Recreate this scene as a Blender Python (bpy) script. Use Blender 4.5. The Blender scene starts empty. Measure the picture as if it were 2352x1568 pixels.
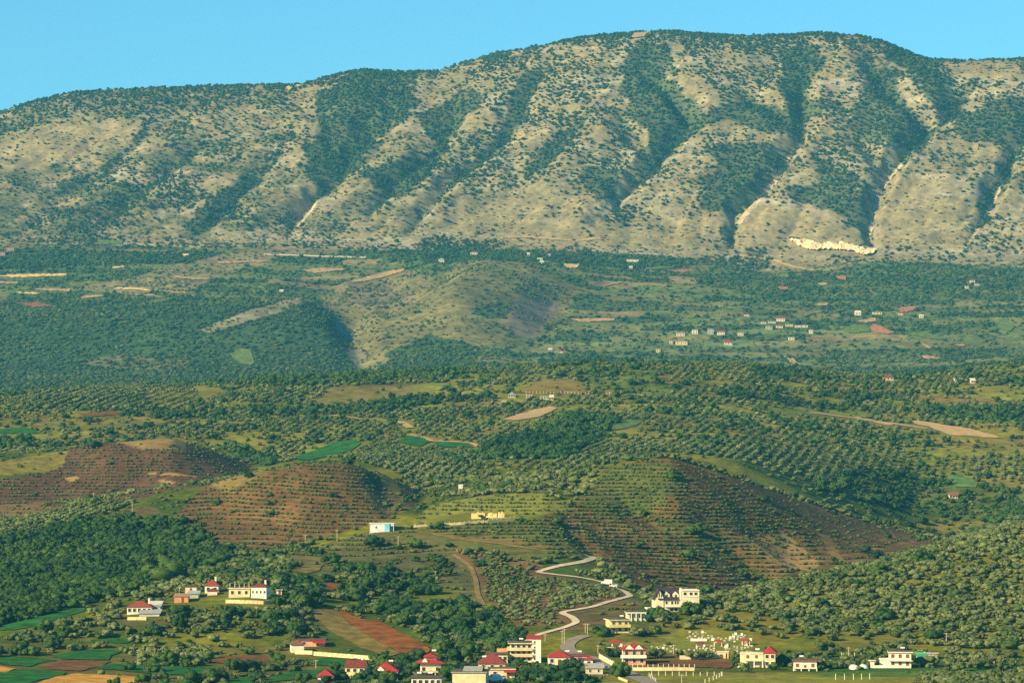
import bpy, bmesh, math, random
import numpy as np
from mathutils import Vector, Matrix
from mathutils.geometry import delaunay_2d_cdt

random.seed(7); rng = np.random.default_rng(11)
S = bpy.context.scene
COL = S.collection

# ------------------------------------------------------------------ camera, sky, sun, exposure
HC = 85.0                                   # camera height over the plain
PITCH = math.radians(1.6)
FPX = 1176.0 / math.tan(math.radians(9.0))  # the photograph is measured on a 2352 x 1568 grid
cam = bpy.data.cameras.new('camera')
cam.sensor_width = 36.0
cam.lens = 18.0 / math.tan(math.radians(9.0))
cam.clip_start = 1.0; cam.clip_end = 60000.0
camo = bpy.data.objects.new('camera', cam); COL.objects.link(camo)
camo.location = (0, 0, HC)
camo.rotation_euler = (math.pi / 2 + PITCH, 0, 0)
S.camera = camo

SUN_AZ, SUN_EL = math.radians(235.0), math.radians(26.0)
sun_dir = Vector((math.sin(SUN_AZ) * math.cos(SUN_EL), math.cos(SUN_AZ) * math.cos(SUN_EL), math.sin(SUN_EL)))
W = bpy.data.worlds.new('World'); S.world = W; W.use_nodes = True
nt = W.node_tree; nt.nodes.clear()
sky = nt.nodes.new('ShaderNodeTexSky'); sky.sky_type = 'NISHITA'; sky.sun_disc = False
sky.sun_elevation = SUN_EL; sky.sun_rotation = SUN_AZ
sky.altitude = 300; sky.air_density = 1.0; sky.dust_density = 0.2; sky.ozone_density = 3.0
tint = nt.nodes.new('ShaderNodeMix'); tint.data_type = 'RGBA'; tint.blend_type = 'MULTIPLY'
tint.inputs[0].default_value = 1.0; tint.inputs[7].default_value = (0.50, 1.02, 1.16, 1)
bg = nt.nodes.new('ShaderNodeBackground'); bg.inputs[1].default_value = 0.071
wo = nt.nodes.new('ShaderNodeOutputWorld')
nt.links.new(sky.outputs[0], tint.inputs[6]); nt.links.new(tint.outputs[2], bg.inputs[0]); nt.links.new(bg.outputs[0], wo.inputs[0])

sl = bpy.data.lights.new('sun', 'SUN'); sl.energy = 5.0; sl.angle = math.radians(0.5); sl.color = (1.0, 0.78, 0.38)
slo = bpy.data.objects.new('sun', sl); COL.objects.link(slo)
slo.rotation_euler = sun_dir.to_track_quat('Z', 'Y').to_euler()

S.view_settings.view_transform = 'Standard'; S.view_settings.look = 'None'
S.view_settings.gamma = 1.0; S.view_settings.exposure = 1.0; S.view_settings.use_curve_mapping = False
S.render.engine = 'CYCLES'
S.cycles.max_bounces = 3; S.cycles.diffuse_bounces = 2; S.cycles.volume_bounces = 0; S.cycles.transparent_max_bounces = 4
S.cycles.use_denoising = False
S.cycles.volume_max_steps = 64

# ------------------------------------------------------------------ small helpers
def vnoise(x, y, seed=0):
    xi = np.floor(x).astype(np.int64); yi = np.floor(y).astype(np.int64)
    fx = x - xi; fy = y - yi
    fx = fx * fx * (3 - 2 * fx); fy = fy * fy * (3 - 2 * fy)
    def h(a, b):
        n = (a * 374761393 + b * 668265263 + seed * 1274126177) & 0x7fffffff
        n = ((n ^ (n >> 13)) * 1103515245) & 0x7fffffff
        n = ((n ^ (n >> 16)) * 69069) & 0x7fffffff
        return (n & 0xffff) / 65535.0
    a = h(xi, yi) * (1 - fx) + h(xi + 1, yi) * fx
    b = h(xi, yi + 1) * (1 - fx) + h(xi + 1, yi + 1) * fx
    return a * (1 - fy) + b * fy
def fbm(x, y, seed=0, oct=4):
    s = np.zeros(np.shape(x)); a = 0.5; t = 0
    for k in range(oct):
        s = s + a * vnoise(x * 2 ** k, y * 2 ** k, seed + 17 * k); t += a; a *= 0.5
    return s / t
def in_poly(u, v, poly):
    u = np.asarray(u, float); v = np.asarray(v, float)
    r = np.zeros(u.shape, bool); n = len(poly)
    for i in range(n):
        x1, y1 = poly[i]; x2, y2 = poly[(i + 1) % n]
        if y1 == y2: continue
        c = ((y1 > v) != (y2 > v)) & (u < (x2 - x1) * (v - y1) / (y2 - y1) + x1)
        r ^= c
    return r
def a_of_u(u): return (np.asarray(u, float) - 1176.0) / FPX / math.cos(PITCH)      # X / Y near the optical axis
def t_of_v(v):
    y = (784.0 - np.asarray(v, float)) / FPX
    return (math.sin(PITCH) + y * math.cos(PITCH)) / (math.cos(PITCH) - y * math.sin(PITCH))
def v_of_t(t):
    y = (t * math.cos(PITCH) - math.sin(PITCH)) / (math.cos(PITCH) + t * math.sin(PITCH))
    return 784.0 - y * FPX
def u_of(X, Y, Z):
    c = math.cos(PITCH); s = math.sin(PITCH)
    d = Y * c + (Z - HC) * s
    return 1176.0 + FPX * X / d
def v_of(X, Y, Z): return v_of_t((Z - HC) / Y)

# ------------------------------------------------------------------ terrain
NU = 560
A = np.linspace(a_of_u(-190), a_of_u(2542), NU)
UC = A * FPX * math.cos(PITCH) + 1176.0
YR = np.concatenate([np.linspace(120, 1000, 40, endpoint=False), np.linspace(1000, 2700, 430, endpoint=False),
                     np.linspace(2700, 4500, 240, endpoint=False), np.linspace(4500, 7300, 280, endpoint=False),
                     np.linspace(7300, 9000, 330, endpoint=False), np.linspace(9000, 14000, 26)])
NY = len(YR)
YO = YR                                     # rough distances used to lay the landscape out; real ones follow from them
def ymap(y): return np.interp(y, [0,1100,1250,1470,1650,1830,2150,2300,2480,2650,3050,4200,4750,5250,5900,6700,7450,8010,8750,9700,14000], [0,1100,1240,1385,1495,1595,1775,1930,2060,2190,2390,2790,3500,4400,4660,5010,5350,5670,6150,6900,11000])
YR = ymap(YO)
cv = lambda *p: p
CURVES = [
 cv((-200,1500,1250),(2550,1500,1250)),
 cv((-200,1445,1370),(340,1400,1370),(600,1372,1400),(800,1420,1370),(1100,1440,1350),(1330,1460,1300),(1440,1445,1320),(1540,1402,1395),(1650,1415,1370),(1900,1400,1400),(2550,1370,1420)),
 cv((-200,1400,1470),(0,1390,1470),(330,1352,1470),(620,1310,1540),(850,1340,1540),(1100,1350,1530),(1400,1385,1450),(1600,1376,1470),(1750,1356,1510),(1900,1318,1550),(2100,1270,1590),(2352,1213,1650),(2550,1173,1680)),
 cv((-200,1330,1650),(330,1320,1600),(620,1285,1680),(850,1280,1680),(1100,1290,1680),(1400,1345,1620),(1600,1382,1640),(1750,1378,1720),(1900,1350,1780),(2100,1310,1850),(2352,1270,1950),(2550,1240,2000)),
 cv((-200,1250,1850),(200,1225,1900),(500,1240,1830),(650,1262,1780),(870,1209,1830),(1000,1205,1830),(1250,1200,1830),(1400,1230,1820),(1600,1290,1800),(1800,1310,1870),(2000,1290,1960),(2200,1255,2100),(2352,1225,2200),(2550,1190,2250)),
 cv((-200,1187,2100),(0,1180,2100),(200,1152,2100),(420,1114,2170),(480,1110,2180),(560,1092,2140),(700,1067,2110),(800,1067,2130),(880,1088,2180),(970,1132,2230),(1100,1110,2190),(1300,1084,2160),(1380,1070,2120),(1540,1057,2110),(1600,1075,2130),(1700,1107,2155),(1850,1152,2205),(2000,1202,2275),(2170,1247,2370),(2352,1190,2350),(2550,1150,2400)),
 cv((-200,1175,2230),(200,1155,2260),(420,1125,2280),(560,1108,2290),(750,1095,2300),(880,1108,2310),(970,1128,2330),(1100,1104,2320),(1300,1094,2330),(1450,1095,2350),(1600,1100,2350),(1850,1170,2430),(2000,1216,2500),(2170,1246,2580),(2352,1165,2640),(2550,1110,2600)),
 cv((-200,1050,2450),(0,1044,2450),(140,1032,2470),(250,1014,2440),(400,1010,2450),(480,1032,2500),(580,1074,2550),(700,1060,2480),(900,1062,2480),(1100,1062,2480),(1300,1056,2500),(1500,1044,2550),(1700,1055,2600),(1900,1105,2660),(2100,1155,2750),(2352,1100,2850),(2550,1080,2850)),
 cv((-200,1052,2620),(140,1040,2640),(400,1026,2670),(580,1060,2690),(900,1035,2640),(1300,1020,2700),(1700,1020,2750),(2100,1080,2900),(2550,1030,3050)),
 cv((-200,965,3050),(500,965,3050),(1000,960,3050),(1500,955,3050),(2000,985,3250),(2550,965,3300)),
 cv((-200,930,3900),(0,911,3950),(100,896,4000),(250,888,4050),(450,886,4050),(600,872,4100),(850,862,4150),(1050,852,4200),(1200,845,4200),(1330,834,4200),(1500,836,4200),(1700,833,4200),(1850,852,4250),(2000,864,4250),(2100,866,4250),(2200,852,4250),(2352,832,4300),(2550,805,4350)),
 cv((-200,965,4700),(0,940,4700),(600,915,4750),(1200,890,4750),(1700,880,4750),(2100,900,4750),(2550,860,4800)),
 cv((-200,850,5300),(0,850,5300),(400,850,5250),(830,860,5200),(1300,840,5200),(1800,835,5250),(2550,815,5300)),
 cv((-200,760,5900),(400,750,5900),(800,775,5850),(1050,720,5900),(1300,760,5900),(1900,750,5900),(2550,740,5950)),
 cv((-200,655,6700),(400,655,6700),(800,672,6650),(1100,630,6700),(1400,655,6700),(2550,660,6700)),
 cv((-200,545,7450),(0,545,7450),(500,560,7450),(900,562,7450),(1300,574,7450),(1650,594,7450),(1750,622,7380),(1850,612,7400),(2000,594,7450),(2352,602,7420),(2550,600,7420)),
 cv((-200,425,8010),(0,410,8010),(500,395,8010),(900,380,8010),(1300,355,8010),(1650,355,8010),(2000,360,8010),(2352,390,8000),(2550,395,8000)),
 cv((-200,300,8700),(-60,272,8700),(0,257,8700),(60,239,8700),(150,216,8700),(250,207,8700),(400,202,8700),(550,197,8700),(690,195,8700),(760,176,8700),(830,161,8700),(900,167,8700),(1000,166,8720),(1060,147,8730),(1150,122,8740),(1250,106,8750),(1330,88,8750),(1450,77,8750),(1490,74,8750),(1550,74,8750),(1650,83,8750),(1800,83,8750),(1880,77,8750),(1970,83,8750),(2030,97,8740),(2080,118,8720),(2130,138,8700),(2200,141,8700),(2352,137,8700),(2550,150,8700)),
 cv((-200,420,9700),(2550,300,9700)),
 cv((-200,900,14000),(2550,880,14000)),
]
def smooth1(a, w):
    if w < 2: return a
    k = np.hanning(w + 2)[1:-1]; k /= k.sum()
    p = np.pad(a, (w, w), 'edge')
    return np.convolve(p, k, 'same')[w:-w]
KT, KY = [], []
for Yc, z in ((120, 40.0), (500, 14.0), (850, 4.0)):
    KT.append(np.full(NU, (z - HC) / Yc)); KY.append(np.full(NU, float(Yc)))
KT.append(t_of_v(np.full(NU, 1576.0))); KY.append(np.full(NU, 1100.0))
for ci, c in enumerate(CURVES):
    c = np.array(c, float)
    wv = 5 if ci in (5, 7, 10, 17) else 17
    KT.append(t_of_v(smooth1(np.interp(UC, c[:, 0], c[:, 1]), wv))); KY.append(ymap(smooth1(np.interp(UC, c[:, 0], c[:, 2]), 17)))
KT = np.array(KT); KY = np.array(KY)
def pchip(x, y, xi):
    h = np.diff(x); d = np.diff(y) / h
    m = np.zeros_like(y)
    w1 = 2 * h[1:] + h[:-1]; w2 = h[1:] + 2 * h[:-1]
    ok = d[:-1] * d[1:] > 0
    with np.errstate(divide='ignore', invalid='ignore'):
        m[1:-1] = np.where(ok, (w1 + w2) / (w1 / d[:-1] + w2 / d[1:]), 0)
    m[0] = d[0]; m[-1] = d[-1]
    i = np.clip(np.searchsorted(x, xi) - 1, 0, len(x) - 2)
    s = (xi - x[i]) / h[i]
    return y[i] * (1 + 2 * s) * (1 - s) ** 2 + h[i] * m[i] * s * (1 - s) ** 2 + y[i + 1] * s * s * (3 - 2 * s) + h[i] * m[i + 1] * s * s * (s - 1)
T = np.empty((NY, NU))
for j in range(NU): T[:, j] = pchip(KY[:, j], KT[:, j], YR)
GX = A[None, :] * YR[:, None]; GY = np.repeat(YR[:, None], NU, 1)
GZ = HC + T * GY
VB = v_of_t(T)                                                    # screen height of the smooth base surface
GU = np.repeat(UC[None, :], NY, 0)

GULLIES = [  # top to bottom, with the depth of the cut in metres
 (26, [(328,300),(300,340),(255,375),(209,400),(140,445)]),
 (34, [(470,330),(403,383),(341,437),(268,496),(223,526)]),
 (26, [(640,350),(604,397),(537,461),(505,504),(440,560)]),
 (60, [(923,210),(885,270),(843,316),(802,365),(762,418),(725,459),(692,499),(660,540)]),
 (30, [(730,236),(762,330),(802,370)]),
 (50, [(1060,255),(1044,289),(1009,343),(942,399),(896,440),(843,496)]),
 (52, [(1225,190),(1213,213),(1189,272),(1165,316),(1111,362),(1071,394),(1031,432),(977,491),(937,526)]),
 (28, [(1350,260),(1320,294),(1288,315),(1256,361),(1224,396)]),
 (70, [(1484,98),(1498,165),(1524,208),(1567,251),(1589,286),(1551,331),(1508,382),(1457,428),(1406,476),(1370,510)]),
 (34, [(1410,250),(1444,299),(1484,353),(1508,382)]),
 (70, [(1849,106),(1833,192),(1849,259),(1836,315),(1809,366),(1779,417),(1726,474),(1690,520),(1665,575)]),
 (36, [(1700,215),(1747,245),(1809,278),(1836,299)]),
 (75, [(1995,130),(2002,165),(2024,205),(2069,245),(2110,286),(2139,307),(2096,350),(2056,393),(2029,433),(2010,476),(2000,540),(1995,585)]),
 (45, [(2240,190),(2217,219),(2182,272),(2139,307)]),
 (36, [(1930,250),(1962,299),(1989,347),(2042,401)]),
 (55, [(2400,240),(2352,326),(2311,393),(2276,468),(2235,540)]),
]
def seg_dist(u, v, pts, vs=1.0):
    """distance to a polyline and how far along it, 0 to 1"""
    best = np.full(np.shape(u), 1e9); par = np.zeros(np.shape(u))
    P = np.array(pts, float); L = np.hypot(*(np.diff(P, axis=0).T)); cum = np.concatenate([[0], np.cumsum(L)])
    for k in range(len(P) - 1):
        x1, y1 = P[k]; x2, y2 = P[k + 1]; dx, dy = x2 - x1, (y2 - y1) * vs
        s = np.clip(((u - x1) * dx + (v - y1) * vs * dy) / (dx * dx + dy * dy), 0, 1)
        d = np.hypot(u - x1 - s * dx, (v - y1) * vs - s * dy)
        b = d < best
        best = np.where(b, d, best); par = np.where(b, (cum[k] + s * L[k]) / cum[-1], par)
    return best, par
mrow = (YO > 7350) & (YO < 9000)
Mu = GU[mrow]; Mv = VB[mrow]
cut = np.zeros(Mu.shape)
WX = (fbm(GX[mrow] / 60, GY[mrow] / 45, 81, 3) - .5) * 44; WY = (fbm(GX[mrow] / 60, GY[mrow] / 45, 82, 3) - .5) * 34
for Ad, pts in GULLIES:
    P = [(u, v - Ad * .38 / 0.8 * min(1, 0.25 + k) * 0.8 * (1 if k < len(pts) - 1 else 0.35)) for k, (u, v) in enumerate(pts)]
    d, s = seg_dist(Mu + WX, Mv + WY, P)
    amp = np.interp(s, [0, .25, .75, 1], [0.15, 1, 1, 0.35])
    wgt = np.interp(s, [0, .5, 1], [44, 34, 22])
    cut = np.maximum(cut, Ad * amp * np.clip(1 - d / wgt, 0, 1) ** 1.15)
top = KT[3 + 1 + 17]                                               # ridge line
hm = np.clip((T[mrow] - KT[3 + 1 + 15][None, :]) / (top - KT[3 + 1 + 15])[None, :], 0, 1)   # 0 at the foot, 1 on the ridge
edge = np.clip(hm / 0.12, 0, 1) * np.clip((1 - hm) / 0.10, 0, 1)
X_, Y_ = GX[mrow], GY[mrow]
# spurs lean down to the lower left: noise stretched along that direction
rx = (X_ * 0.66 + (GZ[mrow]) * 0.75); ry = (-X_ * 0.75 + GZ[mrow] * 0.66)
rg_ = np.abs(fbm(rx / 330 + .3, ry / 105, 3, 3) - 0.5); rg2 = np.abs(fbm(rx / 150, ry / 48, 8, 3) - 0.5)
nz = np.minimum(rg_, .22) * 58 + np.minimum(rg2, .2) * 26 - 10 + (fbm(X_ / 40, Y_ / 40, 5, 3) - 0.5) * 9
GZ[mrow] += (-cut * 0.40 + nz) * edge
# rougher ground nearer by
def add_noise(y0, y1, wl, amp, seed, oc=3):
    m = (YO > y0) & (YO < y1)
    yy = YO[m]; f = np.clip((yy - y0) / (0.15 * (y1 - y0)), 0, 1) * np.clip((y1 - yy) / (0.15 * (y1 - y0)), 0, 1)
    GZ[m] += (fbm(GX[m] / wl, GY[m] / wl, seed, oc) - 0.5) * 2 * amp * f[:, None]
add_noise(1260, 2700, 110, 1.3, 21)
add_noise(2700, 4100, 130, 4.5, 22)
add_noise(4700, 7500, 230, 9.0, 23, 4)
for y0_, y1_, uu0, uu1, am in ((1640, 2190, 1250, 2250, 7.0), (1790, 2190, 380, 980, 4.2), (2130, 2520, -50, 600, 2.2), (1460, 1830, 640, 1480, 1.8)):
    m_ = (YO > y0_) & (YO < y1_); yy_ = YO[m_]
    f_ = np.clip((yy_ - y0_) / 90, 0, 1) * np.clip((y1_ - yy_) / 110, 0, 1); g_ = np.clip((UC - uu0) / 120, 0, 1) * np.clip((uu1 - UC) / 120, 0, 1)
    GZ[m_] += (fbm((GX[m_] + .35 * GY[m_]) / 62, GY[m_] / 260, int(y0_), 3) - .5) * 2 * am * f_[:, None] * g_[None, :]
for Ad, wd, pts in ((5.5, 46, [(1385,1100),(1440,1150),(1500,1190),(1600,1232),(1700,1290),(1765,1345)]), (3.5, 34, [(1560,1160),(1640,1200),(1760,1240),(1850,1290)]), (3.0, 34, [(850,1090),(880,1130),(900,1180)]), (2.5, 26, [(1290,1190),(1330,1240),(1370,1275)])):
    m_ = (YO > 1600) & (YO < 2180); d, _s = seg_dist(GU[m_], VB[m_], [(u, v - Ad / .23 * .6) for u, v in pts])
    GZ[m_] -= Ad * np.clip(1 - d / wd, 0, 1) * np.interp(_s, [0, .2, .85, 1], [.2, 1, 1, .3])
# the gorge and the bare hill of the plateau
PG = [(10, 60, [(715,660),(740,690),(770,735),(800,770),(815,800),(830,838),(840,870)]), (6, 60, [(1290,690),(1250,740),(1225,790),(1200,830)]),
      (15, 60, [(930,650),(870,690),(820,740),(805,770)]), (16, 40, [(1060,640),(980,690),(900,720)])]
prow = (YO > 4900) & (YO < 7300)
for Ad, wd, pts in PG:
    P = [(u, v - Ad / 0.68 * 0.5) for u, v in pts]
    d, s = seg_dist(GU[prow], VB[prow], P)
    GZ[prow] -= Ad * np.interp(s, [0, .2, 1], [.3, 1, 1]) * np.clip(1 - d / wd, 0, 1) ** 0.9
def dome(u0, v0, ru, rv, h, y0, y1):
    m = (YO > y0) & (YO < y1)
    q = ((GU[m] - u0) / ru) ** 2 + ((VB[m] - v0) / rv) ** 2
    GZ[m] += h * np.exp(-q)
dome(1120, 680, 190, 70, 30, 5000, 7300)
dome(420, 770, 330, 70, 26, 4800, 7200)
dome(640, 760, 140, 50, 14, 4800, 7200)
T = (GZ - HC) / GY
GV = v_of_t(T)
run = np.minimum.accumulate(GV, axis=0)
VIS = np.zeros(GV.shape, bool); VIS[1:] = GV[1:] < run[:-1]

def bil(grid, X, Y):
    fa = (np.asarray(X) / np.asarray(Y) - A[0]) / (A[1] - A[0]); fa = np.clip(fa, 0, NU - 1.001)
    iy = np.clip(np.searchsorted(YR, Y) - 1, 0, NY - 2)
    s = np.clip((Y - YR[iy]) / (YR[iy + 1] - YR[iy]), 0, 1)
    j = fa.astype(int); f = fa - j
    return (grid[iy, j] * (1 - f) + grid[iy, j + 1] * f) * (1 - s) + (grid[iy + 1, j] * (1 - f) + grid[iy + 1, j + 1] * f) * s
def ground(X, Y): return float(bil(GZ, np.array([X]), np.array([Y]))[0])
def _hit_col(j, v):
    i = int(np.searchsorted(-run[:, j], -v))
    if i <= 0: return YR[1]
    if i >= NY: return None
    v0, v1 = GV[i - 1, j], GV[i, j]
    if v0 > v1 and v0 >= v: return YR[i - 1] + (YR[i] - YR[i - 1]) * (v0 - v) / (v0 - v1)
    return YR[i]
def hit(u, v):
    """the first ground point the photograph shows at (u, v)"""
    f = (float(a_of_u(u)) - A[0]) / (A[1] - A[0]); j = int(max(0, min(NU - 2, math.floor(f)))); f = min(1, max(0, f - j))
    y0, y1 = _hit_col(j, v), _hit_col(j + 1, v)
    if y0 is None and y1 is None: return None
    if y0 is None: Yh = y1
    elif y1 is None: Yh = y0
    elif abs(y1 - y0) < 0.04 * y0: Yh = y0 * (1 - f) + y1 * f
    else: Yh = y0 if f < 0.5 else y1
    Xh = float(a_of_u(u)) * Yh
    return Vector((Xh, Yh, ground(Xh, Yh)))

ROWZ = (GZ + 9.0 * fbm(GX / 140, GY / 140, 71, 2) + 1.2 * fbm(GX / 26, GY / 26, 72, 2)) / 1.8      # terrace lines: roughly level, wandering from patch to patch
# ------------------------------------------------------------------ what covers the ground
def C3(r, g, b): return np.array([r, g, b], float)
GRASS, DRY, SCRUB, SOILR, SOILB = C3(.160, .160, .014), C3(.24, .17, .034), C3(.052, .085, .012), C3(.21, .082, .022), C3(.125, .072, .034)
TAN, MTN, MAQ, GREEN = C3(.30, .20, .085), C3(.245, .205, .108), C3(.030, .068, .026), C3(.035, .17, .03)
cover = np.empty((NY, NU, 3)); terr = np.zeros((NY, NU))
SPEC = ('olive', 'broad', 'orch', 'shrub', 'oak')
P = {k: np.zeros((NY, NU)) for k in SPEC}                         # chance that a planting spot of a kind is taken
n1 = fbm(GX / 60, GY / 60, 31); n2 = fbm(GX / 170, GY / 170, 32); n3 = fbm(GX / 25, GY / 25, 33, 3)
n4 = fbm(GX / 260, GY / 90, 34); n5 = fbm(GX / 420, GY / 160, 35)
def mix(a, b, f): return a[None, None] * (1 - f[..., None]) + b[None, None] * f[..., None]
def sstep(a, b, x): return np.clip((x - a) / (b - a), 0, 1)
F = YO < 2700; M = (YO >= 2600) & (YO < 4500); PL = (YO >= 4500) & (YO < 7450); MT = YO >= 7380
cover[F] = mix(GRASS, SCRUB, sstep(.28, .56, n1[F])); P['shrub'][F] = .34 * sstep(.42, .58, n1[F]); P['olive'][F] = .42 * sstep(.45, .6, n2[F])
cover[M] = mix(mix(GRASS, DRY, sstep(.35, .6, n1[M])).reshape(-1, 3).mean(0) * 0 + GRASS, SCRUB, sstep(.4, .62, n2[M]))
cover[M] = cover[M] * (1 - .55 * sstep(.5, .68, n3[M])[..., None]) + DRY * .55 * sstep(.5, .68, n3[M])[..., None]
P['olive'][M] = .12 + .75 * sstep(.42, .54, n4[M]); P['broad'][M] = .55 * sstep(.54, .66, n2[M]); P['shrub'][M] = .25 * sstep(.5, .62, n1[M])
bandu = fbm(GX / 330, GY / 110, 41)
cover[PL] = mix(C3(.105, .135, .045), C3(.05, .09, .034), sstep(.4, .6, bandu[PL]))
dryp = sstep(.57, .66, fbm(GX[PL] / 260, GY[PL] / 120, 43)); cover[PL] = cover[PL] * (1 - .75 * dryp[..., None]) + C3(.19, .15, .075) * .75 * dryp[..., None]
P['broad'][PL] = .04 + .62 * sstep(.47, .62, fbm(GX[PL] / 140, GY[PL] / 70, 44)) * .75; P['shrub'][PL] = .35 * sstep(.4, .6, n2[PL]) + .08
def patchwork(rows, dy, dx, seed, pal, amt):
    yy = GY[rows] + 26 * fbm(GX[rows] / 120, GY[rows] / 60, seed); ri = np.floor(yy / dy); xx = GX[rows] + 40 * vnoise(ri * 7.3, ri * 0, seed + 1) * 9 + 18 * fbm(GX[rows] / 50, GY[rows] / 50, seed + 2)
    ci_ = np.floor(xx / (dx * (.6 + vnoise(ri * 3.1, ri * 0 + 2, seed + 3))))
    r = (np.sin(ri * 127.1 + ci_ * 311.7 + seed) * 43758.5453) % 1.0
    edge = np.minimum((yy / dy) % 1, 1 - (yy / dy) % 1) * dy
    acc = 0
    for wgt, colr, br, ol, sh in pal:
        k = (r >= acc) & (r < acc + wgt); acc += wgt
        c0 = cover[rows]; c0[k] = c0[k] * (1 - amt) + colr * amt; cover[rows] = c0
        for nm, val in (('broad', br), ('olive', ol), ('shrub', sh)):
            if val is not None: a_ = P[nm][rows]; a_[k] = val; P[nm][rows] = a_
    k = edge < 2.2; a_ = P['broad'][rows]; a_[k] = np.maximum(a_[k], .4); P['broad'][rows] = a_
PLR = np.where(PL)[0]; PLR = slice(PLR[0], PLR[-1] + 1); MR = np.where((YO > 2750) & (YO < 4450))[0]; MR = slice(MR[0], MR[-1] + 1)
patchwork(PLR, 34, 95, 5, [(.25, C3(.045, .085, .032), .50, None, .35), (.24, C3(.105, .15, .05), .08, .25, .12), (.20, C3(.15, .15, .055), .04, .05, .15), (.09, C3(.22, .165, .075), .01, 0, .04), (.22, C3(.06, .10, .04), .25, .45, .25)], .75)
patchwork(MR, 30, 80, 9, [(.30, C3(.165, .165, .026), .02, .16, .07), (.24, C3(.115, .14, .024), .04, .62, .10), (.20, C3(.19, .15, .04), .02, .45, .06), (.14, C3(.07, .11, .022), .42, .2, .3), (.12, C3(.12, .13, .03), .03, .75, .1)], .7)
# mountain: dry grass, grey rock showing, scrub low on the left
hM = np.zeros(GV.shape); hM[MT] = np.clip((GV[MT] - 600) / (100 - 600), 0, 1)
rock = sstep(.55, .70, fbm(GX[MT] / 35, GZ[MT] / 16, 51)); c = mix(MTN, C3(.30, .27, .20), rock * .65)
red = sstep(.5, .7, fbm(GX[MT] / 200, GZ[MT] / 120, 52)); c = c * (1 - .18 * red[..., None]) + C3(.26, .18, .095) * .15 * red[..., None]
strata = sstep(.56, .68, fbm(GX[MT] / 150, GZ[MT] / 7, 57, 3)) * sstep(.40, .6, fbm(GX[MT] / 220, GZ[MT] / 90, 58, 2)); c = c * (1 - .6 * strata[..., None]) + C3(.38, .34, .26) * .6 * strata[..., None]
lowleft = sstep(1500, 500, GU[MT]) * sstep(250, 360, GV[MT])
sc = sstep(.42, .62, fbm(GX[MT] / 45, GZ[MT] / 22, 53)) * (.15 + .65 * lowleft); c = c * (1 - sc[..., None]) + C3(.085, .10, .045) * sc[..., None]
cover[MT] = c
big = fbm(GX[MT] / 190, GZ[MT] / 110, 54); fine = fbm(GX[MT] / 60, GZ[MT] / 40, 56)
P['oak'][MT] = np.clip(.07 + .72 * sstep(.25, .75, hM[MT]) * (.25 + .75 * sstep(1000, 1300, GU[MT]) + .35 * sstep(900, 300, GU[MT]) * sstep(.62, .75, hM[MT])) + .8 * sstep(.60, .72, big) + .35 * sstep(.52, .66, fine), 0, 1) * .75
clump = sstep(.40, .62, fbm(GX[MT] / 38, GZ[MT] / 24, 59, 3)); P['oak'][MT] *= .35 + 1.1 * clump
P['shrub'][MT] = .10 + .5 * sc + .45 * sstep(.5, .62, fbm(GX[MT] / 90, GZ[MT] / 9, 60, 3)) + .25 * sstep(.5, .65, fine)
P['oak'][GV > 640] *= 0

wu = (fbm(GX / 40, GY / 40, 61, 3) - .5); wv_ = (fbm(GX / 40, GY / 40, 62, 3) - .5)
def region(poly, y0, y1, cov=None, f=1.0, ter=None, wob=10, hidden=False, **dens):
    us = [p[0] for p in poly]; vs = [p[1] for p in poly]
    r = np.where((YO >= y0) & (YO <= y1))[0]
    if not len(r): return None
    sl_ = slice(r[0], r[-1] + 1)
    m = (GV[sl_] > min(vs) - 12) & (GV[sl_] < max(vs) + 12) & (GU[sl_] > min(us) - 12) & (GU[sl_] < max(us) + 12)
    if not hidden: m &= VIS[sl_]
    w = wob * np.clip(GY[sl_] * 0 + 1, 0, 1)
    k = np.zeros(m.shape, bool)
    k[m] = in_poly(GU[sl_][m] + (wu[sl_] * w * 2)[m], GV[sl_][m] + (wv_[sl_] * w)[m], poly)
    if cov is not None: cover[sl_][k] = cover[sl_][k] * (1 - f) + cov * f
    if ter is not None: terr[sl_][k] = ter
    for key, val in dens.items(): P[key][sl_][k] = val
    full = np.zeros(GV.shape, bool); full[sl_] = k
    return full
NONE = dict(olive=0, broad=0, orch=0, shrub=0)
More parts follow.
